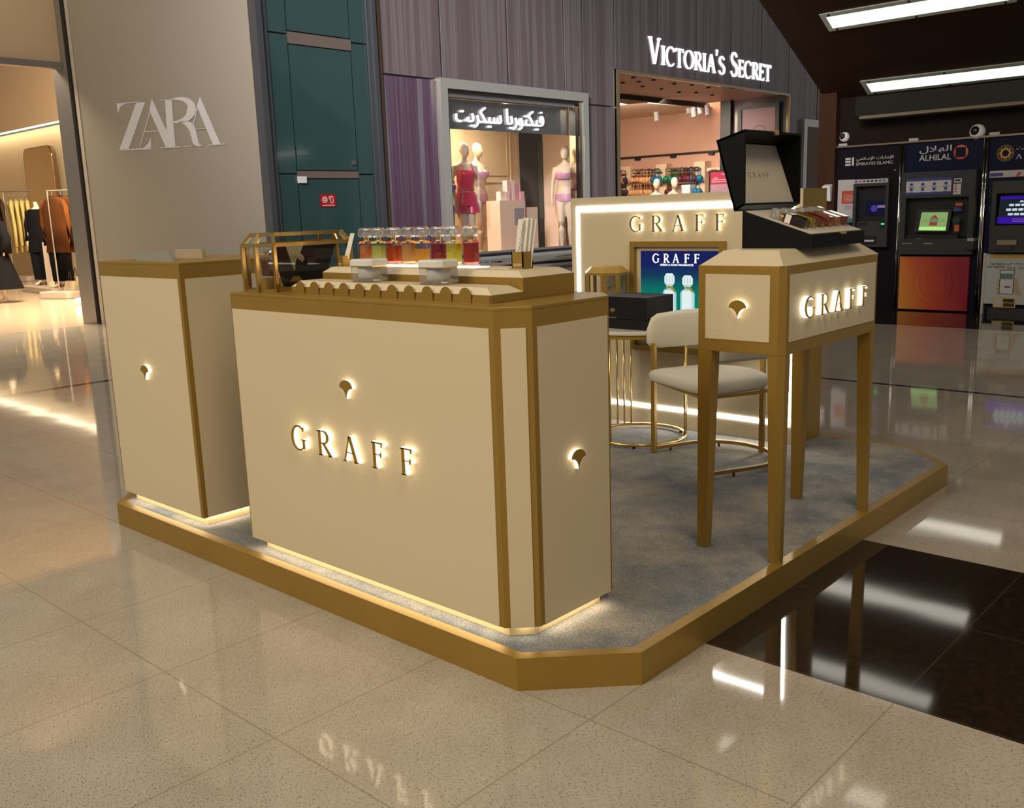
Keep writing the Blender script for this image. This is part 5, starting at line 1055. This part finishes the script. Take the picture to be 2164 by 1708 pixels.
LW = mat('sign_pale_print', (.48, .45, .44), .5); WP = mat('white_panel_print', (.44, .42, .42), .5); BLU = mat('blue_print', (.02, .035, .18), .5)
def B(px0, py0, px1, py1): return ff(px0, py0, px1, py1)
def put_rect(t, name, q, c0, c1, m, bev=0.): a, b, c, d = B(*q); return MB().rect(FA, a, b, c, d, c0, c1).build(name, m, t, bevel=bev)
# first machine
t, a, b = machine('cash machine with dark header and white roman and Arabic lettering, behind the black coffret', 1770.5, 1907, PL_, None, 0)
q = B(1811.5, 344, 1889.5, 350.3); text('EMIRATES ISLAMIC', FA, *q, .031, .034, LW, 'lettering', t, .0)
q = B(1811.5, 332.5, 1890, 342.3); text(arabic('الإمارات الإسلامي'), FA, *q, .031, .034, LW, 'lettering', t, .012)
q = B(1788.5, 334, 1806.5, 351); w_ = q[1]-q[0]; h_ = q[3]-q[2]; mb = MB()
for k in range(3): mb.rect(FA, q[0], q[0]+w_*.62, q[2]+h_*(.36*k), q[2]+h_*(.36*k+.26), .031, .034)
mb.rect(FA, q[0]+w_*.76, q[1], q[2], q[3], .031, .034); mb.build('bar_logo', LW, t)
put_rect(t, 'white_side_panel', (1772, 381, 1808, 470), .03, .035, WP); put_rect(t, 'orange_square', (1781, 404, 1807, 431), .035, .037, mat('orange_red_print', (.42, .055, .02), .5))
q = B(1784.5, 410, 1806, 426); mb = MB()
for k in range(5): 
    for pl in wline([(q[0]+.01, q[3]-.02-k*.02), (q[0]+(q[1]-q[0])*.4, q[3]-.015-k*.024), (q[0]+(q[1]-q[0])*.9, q[3]-.03-k*.019)], .005): mb.plate(FA, pl, .037, .038)
for pl in wline(arc(q[0]+(q[1]-q[0])*.65, (q[2]+q[3])/2-.01, .045, .03, 0, 360, 14), .005): mb.plate(FA, pl, .037, .038)
mb.build('hand_drawing', LW, t); put_rect(t, 'teal_corner', (1791, 462, 1808, 470), .035, .037, mat('teal_print', (.03, .20, .22), .5))
q = B(1786, 434.5, 1801.5, 438.5); text('contactless', FA, *q, .035, .036, DARKM, 'lettering', t); q = B(1788, 440, 1799.5, 443.5); text('Pay here', FA, *q, .035, .036, DARKM, 'lettering', t)
a, b, c, d = B(1811, 379, 1885, 521); MB().ring(FA, a, b, c, d, .045, .03, .16, tb=.24, tt=.11).build('fascia', GR, t, bevel=.008)
put_rect(t, 'recess', (1813, 381, 1883, 500), .03, .04, GRD)
put_rect(t, 'card_strip', (1812, 380.5, 1885, 388.5), .16, .163, WP); q = B(1812, 380.5, 1885, 388.5)
for k, m in enumerate((BLU, mat('red_dot_print', (.5, .05, .02), .5), BLU, GRD, GRD, GRD, BLU, BLU)):
    x = q[0] + (q[1]-q[0])*(.06 + k*.115); MB().rect(FA, x, x+.04, q[2]+.015, q[3]-.015, .163, .165).build('card_mark', m, t)
put_rect(t, 'screen', (1832, 424, 1879, 455), .045, .06, emis('dim_screen', (.008, .008, .025), 1.)); put_rect(t, 'screen_label', (1858, 433.5, 1875, 439.5), .06, .062, emis('screen_pink', (.22, .12, .22), 1.))
q = B(1844, 434, 1857, 447); mb = MB(); mb.plate(FA, arc((q[0]+q[1])/2, (q[2]+q[3])/2, .05, .05, 0, 360, 18)[:-1], .06, .062); mb.build('screen_globe', emis('screen_violet', (.06, .035, .25), 1.), t)
put_rect(t, 'slot_plate', (1813, 468, 1882, 490), .05, .10, GR, .006); put_rect(t, 'card_slot', (1821, 470, 1839, 477), .10, .104, GRD)
q = B(1868, 469.5, 1877, 476); mb = MB(); mb.plate(FA, arc((q[0]+q[1])/2, (q[2]+q[3])/2, .055, .055, 0, 360, 18)[:-1], .10, .115); mb.build('card_reader', GRD, t); put_rect(t, 'green_light', (1868.5, 471.5, 1876.5, 474.5), .115, .12, emis('green_indicator', (.05, .9, .25), 1.6))
put_rect(t, 'cash_tray', (1830, 498, 1861, 514), .15, .18, GRD); put_rect(t, 'keypad_strip', (1834, 506, 1857, 510), .18, .183, LW); put_rect(t, 'round_lock', (1892, 358, 1895, 361), .03, .035, GOLD_S)
# second machine
t, a, b = machine('navy cash machine with white lettering, round orange emblem and glowing green screen', 1916.5, 2082, NV_, None, 0)
q = B(1944.5, 328.5, 2011.5, 340.8); text('ALHILAL', FA, q[0], q[1], q[2]-.0, q[3]+.0, .031, .034, LW, 'lettering', t, .008)
q = B(1945, 310.5, 2013, 326); text(arabic('الهلال'), FA, q[0], q[1], q[2], q[3], .031, .034, LW, 'lettering', t, .008)
q = B(2017, 307.5, 2047.5, 337.5); cx_, cz_ = (q[0]+q[1])/2, (q[2]+q[3])/2; R_ = .098; mb = MB(); OR = mat('orange_emblem', (.50, .10, .015), .5); RD = mat('red_emblem', (.42, .02, .02), .5)
for k in range(24):
    a0, a1 = 15*k, 15*(k+1); sq = lambda q_: min(.066/max(abs(math.cos(math.radians(q_))), 1e-6), .066/max(abs(math.sin(math.radians(q_))), 1e-6), R_-.004)
    mb.plate(FA, [(cx_+sq(a0)*math.cos(math.radians(a0)), cz_+sq(a0)*math.sin(math.radians(a0))), (cx_+R_*math.cos(math.radians(a0)), cz_+R_*math.sin(math.radians(a0))), (cx_+R_*math.cos(math.radians(a1)), cz_+R_*math.sin(math.radians(a1))), (cx_+sq(a1)*math.cos(math.radians(a1)), cz_+sq(a1)*math.sin(math.radians(a1)))], .031, .034, 0 if -45 <= ((a0+180) % 360)-180 < 120 else 1)
mb.build('ring_emblem', [OR, RD], t)
a, b, c, d = B(1913, 366, 2068, 536); MB().ring(FA, a, b, c, d, .075, .03, .20, tb=.22, tt=.36).build('fascia', GR, t, bevel=.012); put_rect(t, 'recess', (1914, 420, 2066, 500), .03, .05, GRD)
put_rect(t, 'blue_information_strip', (1926, 379, 2021, 412), .20, .203, BLU); put_rect(t, 'white_information_panel', (1926.5, 384.5, 2020.5, 407.5), .203, .205, WP); q = B(1926.5, 384.5, 2020.5, 407.5)
for k in range(8):
    x = q[0]+(q[1]-q[0])*(.12+.255*(k % 4)); z = q[2]+(q[3]-q[2])*(.72-.46*(k//4)); mb = MB(); mb.plate(FA, arc(x, z, .024, .022, 0, 360, 14)[:-1], .205, .207); mb.rect(FA, x-.04, x+.04, z-.045, z-.036, .205, .206); mb.build('service_icon', BLU, t)
put_rect(t, 'receipt_slot', (2027, 377.5, 2043, 386), .20, .203, WP); put_rect(t, 'receipt_mouth', (2029, 379.5, 2040, 383), .203, .206, GRD); put_rect(t, 'card_list', (2025, 388.5, 2041, 411), .20, .203, WP)
q = B(2025, 388.5, 2041, 411)
for k in range(4): MB().rect(FA, q[0]+.02, q[0]+.045, q[2]+.03+k*.035, q[2]+.05+k*.035, .203, .205).build('card_mark', BLU if k % 2 else MATS['red_dot_print'], t)
sa = [at_y(*p_, YA-.17) for p_ in ((1948, 449), (2004, 448.5), (1998, 487.5), (1941, 487))]; tc_ = [at_y(*p_, YA-.14) for p_ in ((1939, 443), (2012, 443), (2004, 490.5), (1932, 490.5))]
MB().hexa([Vector(p_)+Vector((0, .02, 0)) for p_ in tc_], tc_).build('screen_bezel', BLACKM, t)
sf = MB().hexa([Vector(p_)+Vector((0, .005, 0)) for p_ in sa], sa).build('screen', emis('green_screen', (.23, .36, .13), 1.0), t)
def on_s(u, v, o=.002): return sa[3].lerp(sa[2], u).lerp(sa[0].lerp(sa[1], u), v) + Vector((0, -o, 0))
def spoly(pts, m, o=.003, name='screen_picture'): MB().add([on_s(u, v, .001) for u, v in pts]+[on_s(u, v, o) for u, v in pts], [tuple(range(len(pts), 2*len(pts)))]).build(name, m, sf)
spoly([(0, 0), (1, 0), (1, .2), (0, .2)], emis('screen_lime', (.42, .78, .25), 1.)); spoly([(.36, .27), (.66, .27), (.66, .66), (.52, .88), (.37, .66)], emis('screen_rust', (.28, .05, .02), 1.), .004); spoly([(.39, .45), (.64, .47), (.64, .62), (.50, .70), (.39, .60)], emis('screen_teal', (.12, .22, .15), 1.), .005)
for u0, u1 in ((.08, .32), (.70, .93)):
    for v in (.48, .58): spoly([(u0, v), (u1, v), (u1, v+.025), (u0, v+.025)], emis('screen_dark_text', (.13, .20, .08), 1.) if 'screen_dark_text' not in MATS else MATS['screen_dark_text'], .003, 'screen_lines')
for q, m in (((2029, 428.5, 2044, 435), MATS['orange_red_print']), ((2025, 438, 2042, 446), BLU), ((2027, 474, 2037, 488), OR)): put_rect(t, 'sticker', q, .20, .203, m)
q = B(2025, 458, 2039, 472); mb = MB(); mb.plate(FA, arc((q[0]+q[1])/2, (q[2]+q[3])/2, .052, .052, 0, 360, 20)[:-1], .20, .22); mb.build('card_reader', mat('dark_green_plastic', (.008, .03, .016), .3), t)
put_rect(t, 'slot_plate', (1922, 496, 2031, 512), .09, .15, GRD, .004)
for q in ((1945, 503, 1956, 508), (1990, 503.5, 2025, 508)): put_rect(t, 'metal_key_strip', q, .15, .155, STEEL)
for q in ((1918, 512.5, 1938, 514), (1962, 512.5, 1981, 514.5)): put_rect(t, 'small_print', q, .20, .202, LINEN)
put_rect(t, 'lock_box', (2051, 508, 2069, 526), .03, .24, GR, .006); put_rect(t, 'lock_lever', (2055, 502, 2069, 508), .05, .22, STEEL, .004)
a, b, c, d = B(1905, 541, 2051, 653); c = max(c, .02)
m = bpy.data.materials.new('orange_red_poster_print'); m.use_nodes = True; nt = m.node_tree; pb = nt.nodes['Principled BSDF']; tc = nt.nodes.new('ShaderNodeTexCoord'); sp = nt.nodes.new('ShaderNodeSeparateXYZ'); ad = nt.nodes.new('ShaderNodeMath'); ad.operation = 'MULTIPLY_ADD'; ad.inputs[1].default_value = .22; r = nt.nodes.new('ShaderNodeValToRGB')
nt.links.new(tc.outputs['Generated'], sp.inputs[0]); nt.links.new(sp.outputs[2], ad.inputs[0]); nt.links.new(sp.outputs[0], ad.inputs[2]); nt.links.new(ad.outputs[0], r.inputs[0]); nt.links.new(r.outputs[0], pb.inputs['Base Color']); pb.inputs['Roughness'].default_value = .3
for e_, (p_, c_) in zip(r.color_ramp.elements, ((0, (.62, .26, .03)), (1, (.26, .006, .02)))): e_.position = p_; e_.color = (*c_, 1)
q_ = r.color_ramp.elements.new(.45); q_.color = (.50, .07, .02, 1)
po = MB().rect(FA, a, b, c, d, .03, .10).build('orange_poster', m, t); cx_, cz_ = (a+b)/2+.03, (c+d)/2; mb = MB()
for pl in wline(arc(cx_, cz_, .255, .255, 0, 360, 40), .014): mb.plate(FA, pl, .10, .106)
for pl in wline([(cx_-.15, cz_-.15), (cx_+.15, cz_-.15), (cx_+.15, cz_+.15), (cx_-.15, cz_+.15), (cx_-.15, cz_-.15)], .014): mb.plate(FA, pl, .10, .106)
mb.build('embossed_emblem', m, po)
# third machine
t, a, b = machine('navy cash machine with gold rosette, violet screen and a smartphone poster below', 2092.5, 2260, NV_, None, 0)
q = B(2109, 307.5, 2144, 342.5); cx_, cz_ = (q[0]+q[1])/2, (q[2]+q[3])/2; mb = MB(); GO = mat('gold_print', (.42, .26, .05), .4, .3)
for rr, wd in ((.062, .016), (.048, .008)):
    for pl in wline([(cx_+rr*(1+.12*math.cos(8*math.radians(q_)))*math.cos(math.radians(q_)), cz_+rr*(1+.12*math.cos(8*math.radians(q_)))*math.sin(math.radians(q_))) for q_ in range(0, 361, 6)], wd): mb.plate(FA, pl, .031, .034)
for rr in (.088, .106):
    for pl in wline(arc(cx_, cz_, rr, rr, 0, 360, 36), .004): mb.plate(FA, pl, .031, .034)
mb.build('gold_rosette', GO, t)
y_ = B(2148, 326, 2164, 336)
for ch, k in (('A', 0), ('L', .10)): letter(FA, ch, y_[0]+k, y_[2], y_[3]-y_[2], .08, t, [LW], (.031, .034), .16, .05, 'lettering')
q = B(2150, 314, 2164, 319); text(arabic('بنت'), FA, q[0], q[1]+.04, q[2], q[3]+.02, .031, .034, LW, 'lettering', t)
put_rect(t, 'white_band', (2085+8, 362, 2240, 376), .03, .033, WP); q = B(2086+8, 366.5, 2121, 373.5); MB().rect(FA, *q, .033, .036).build('navy_label', BLU, t); q = B(2148, 364.5, 2160, 373); mb = MB(); mb.plate(FA, [(q[0], q[2]), (q[1]-.03, q[2]), (q[1], q[3]), (q[0]+.03, q[3])], .033, .036); mb.build('red_green_label', MATS['red_dot_print'], t)
for i, py in enumerate((400, 436, 476)):
    q = B(2090+4, py, 2101, py+9); mb = MB()
    for pl in wline(arc((q[0]+q[1])/2, (q[2]+q[3])/2, .030, .028, 0, 300, 14), .006): mb.plate(FA, pl, .031, .033)
    mb.rect(FA, q[0]-.01, q[1]+.01, q[2]-.04, q[2]-.033, .031, .033); mb.build('service_icon', mat('faded_blue_print', (.05, .06, .13), .5) if 'faded_blue_print' not in MATS else MATS['faded_blue_print'], t)
a, b, c, d = B(2104, 384, 2240, 532); MB().ring(FA, a, b, c, d, .06, .03, .22, tb=.36, tt=.16).build('fascia', BLACKM, t, bevel=.01); put_rect(t, 'recess', (2106, 390, 2240, 500), .03, .05, BLACKM)
sa = [at_y(*p_, YA-.16) for p_ in ((2115, 415), (2240, 411), (2232, 472), (2106.5, 473))]; sf = MB().hexa([Vector(p_)+Vector((0, .02, 0)) for p_ in sa], sa).build('screen', emis('screen_near_black', (.012, .016, .02), 1.), t); VI = emis('screen_deep_violet', (.035, .008, .32), 1.); KEY = emis('screen_key_white', (.55, .65, .75), 1.)
spoly([(0, 0), (1, 0), (1, .24), (0, .24)], VI); spoly([(0, .89), (1, .89), (1, 1), (0, 1)], VI)
for r_, (x0, n_, stp) in enumerate(((.17, 6, .10), (.13, 6, .10), (.17, 6, .10))):
    for k in range(n_): u = x0+stp*k*1.05; v = .30+.165*r_; spoly([(u, v), (u+.085, v), (u+.085, v+.085), (u, v+.085)], KEY, .004, 'screen_key')
spoly([(.34, .77), (.42, .77), (.40, .83), (.36, .83)], KEY, .004, 'screen_key')
for v in (.07, .15): spoly([(.26, v), (.52, v), (.52, v+.025), (.26, v+.025)], MATS['screen_pink'], .004, 'screen_lines')
put_rect(t, 'brass_card_slot', (2119, 506, 2160, 516), .22, .26, mat('dull_brass', (.22, .17, .10), .4, .5), .006); put_rect(t, 'cash_lip', (2115, 517, 2150, 526), .22, .25, GR, .006)
a, b, c, d = B(2084.5, 536, 2240, 647); po = MB().rect(FA, a, b, max(c, .14), d, .03, .10).build('phone_poster', mat('grey_white_poster', (.42, .43, .41), .4), t); YL = mat('yellow_print', (.55, .33, .03), .5); DN_ = mat('dark_print', (.03, .03, .05), .5)
def on_p(q, m, name, z=.1, k=.003): a, b, c, d = B(*q); return MB().rect(FA, a, b, c, d, z, z+k).build(name, m, po)
on_p((2097, 537, 2240, 544.5), YL, 'yellow_band')
q = B(2097, 553.5, 2129, 559); text('Your Bank at', FA, *q, .10, .103, DN_, 'lettering', po, .01); q = B(2091, 560, 2128.5, 566); text('your fingertips', FA, *q, .10, .103, DN_, 'lettering', po, .01)
q = B(2132, 553.5, 2180, 560); text(arabic('مصرفك في'), FA, *q, .10, .103, DN_, 'lettering', po, .01); q = B(2132, 561, 2180, 568); text(arabic('متناول يديك'), FA, *q, .10, .103, DN_, 'lettering', po, .01)
on_p((2117, 569, 2147.5, 620), BLACKM, 'phone_outline'); on_p((2118.5, 570.5, 2146, 619), mat('phone_white', (.55, .53, .53), .4), 'phone_screen', .103); on_p((2119, 577, 2145.5, 588.5), mat('phone_picture_teal', (.10, .17, .20), .4), 'phone_picture', .106); on_p((2128, 603.5, 2140, 606.5), BLU, 'phone_button', .106)
q = B(2142, 585, 2165, 622); mb = MB(); mb.plate(FA, [(q[0]+.03, q[3]-.02), (q[0]+.06, q[3]), (q[1]-.06, q[2]+.16), (q[1], q[2]), (q[0]+.06, q[2]), (q[0]+.03, q[2]+.08)], .1, .103); mb.build('printed_palm', mat('skin_print', (.42, .27, .17), .5), po); q = B(2113, 590, 2122, 622)
for k in range(4):
    mb = MB(); mb.plate(FA, arc(q[0]+.03, q[2]+.03+k*.055, .045, .022, 0, 360, 10)[:-1], .1, .103)
    mb.build('printed_finger', MATS['skin_print'], po)
on_p((2103, 627.5, 2150.5, 648), YL, 'yellow_badge'); on_p((2125, 630, 2147.5, 637.5), BLACKM, 'dark_badge', .103); on_p((2125, 639, 2147.5, 646.5), BLACKM, 'dark_badge', .103); on_p((2105.5, 629, 2122, 646), WP, 'pale_square', .103)
put_rect(t, 'dark_toe', (2081+8, 649, 2240, 664), .03, .06, BLACKM); put_rect(t, 'pale_post', (2080, 534, 2085, 664), .03, .11, mat('pale_post_paint', (.46, .42, .38), .5))
# small things on the wall above
for i, (px, py, r_) in enumerate(((1785, 290, .075), (2066, 279, .105))):
    p = at_y(px, py, YA); t = thing('dome_camera', ['small white dome camera above the dark header of the first cash machine', 'larger white dome camera above the navy header with the orange emblem'][i], 'camera', (p.x, p.y, p.z-r_))
    MB().ball((p.x, p.y, p.z), (r_, r_*.9, r_), 20).build('white_shell', WHITE, t, smooth=True); MB().ball((p.x-.1*r_, p.y-.52*r_, p.z+.12*r_), (r_*.62, r_*.55, r_*.62), 18).build('black_lens', mat('black_gloss', (.008, .008, .008), .08) if 'black_gloss' not in MATS else MATS['black_gloss'], t, smooth=True)
for i, (px, py) in enumerate(((1782, 304), (1931, 297), (2102, 288))):
    p = at_y(px, py, YA); tag(MB().box(p.x-.065, p.x+.065, YA-.015, YA+.02, 2.4125, 2.45).build('small_plate', WP), ['small white plate under the smaller dome camera', 'small white plate above the second cash machine', 'small white plate above the third cash machine'][i], 'plate', 'plates above the cash machines')
p = at_y(1750, 408, YA-.12); t = thing('soap_dispenser', 'white wall dispenser on the walnut pier', 'dispenser', (p.x, p.y, p.z-.12)); MB().hexa([(p.x-.05, p.y-.05, p.z-.11), (p.x+.06, p.y-.05, p.z-.13), (p.x+.06, p.y, p.z-.13), (p.x-.05, p.y, p.z-.11)], [(p.x-.06, p.y-.10, p.z+.10), (p.x+.07, p.y-.10, p.z+.10), (p.x+.07, p.y, p.z+.13), (p.x-.06, p.y, p.z+.13)]).build('case', WHITE, t, bevel=.01); MB().box(p.x-.02, p.x+.02, p.y-.11, p.y-.09, p.z+.04, p.z+.06).build('window_slot', DARKM, t)
t = thing('chrome_showcase', 'chrome-edged display frame on the mauve facade beside the walnut pier', 'frame', FX.p(26.4, 1.0, 0))
a, b, c, d = fit(FX, 1692, 252, 1732, 400); MB().ring(FX, a, b+.6, 1.0, d, .2, 0, .12).build('chrome_frame', CHROME, t); MB().rect(FX, a+.2, b+.4, 1.2, d-.2, 0, .05).build('dark_glass', mat('brown_mirror', (.12, .08, .05), .08, .9), t)
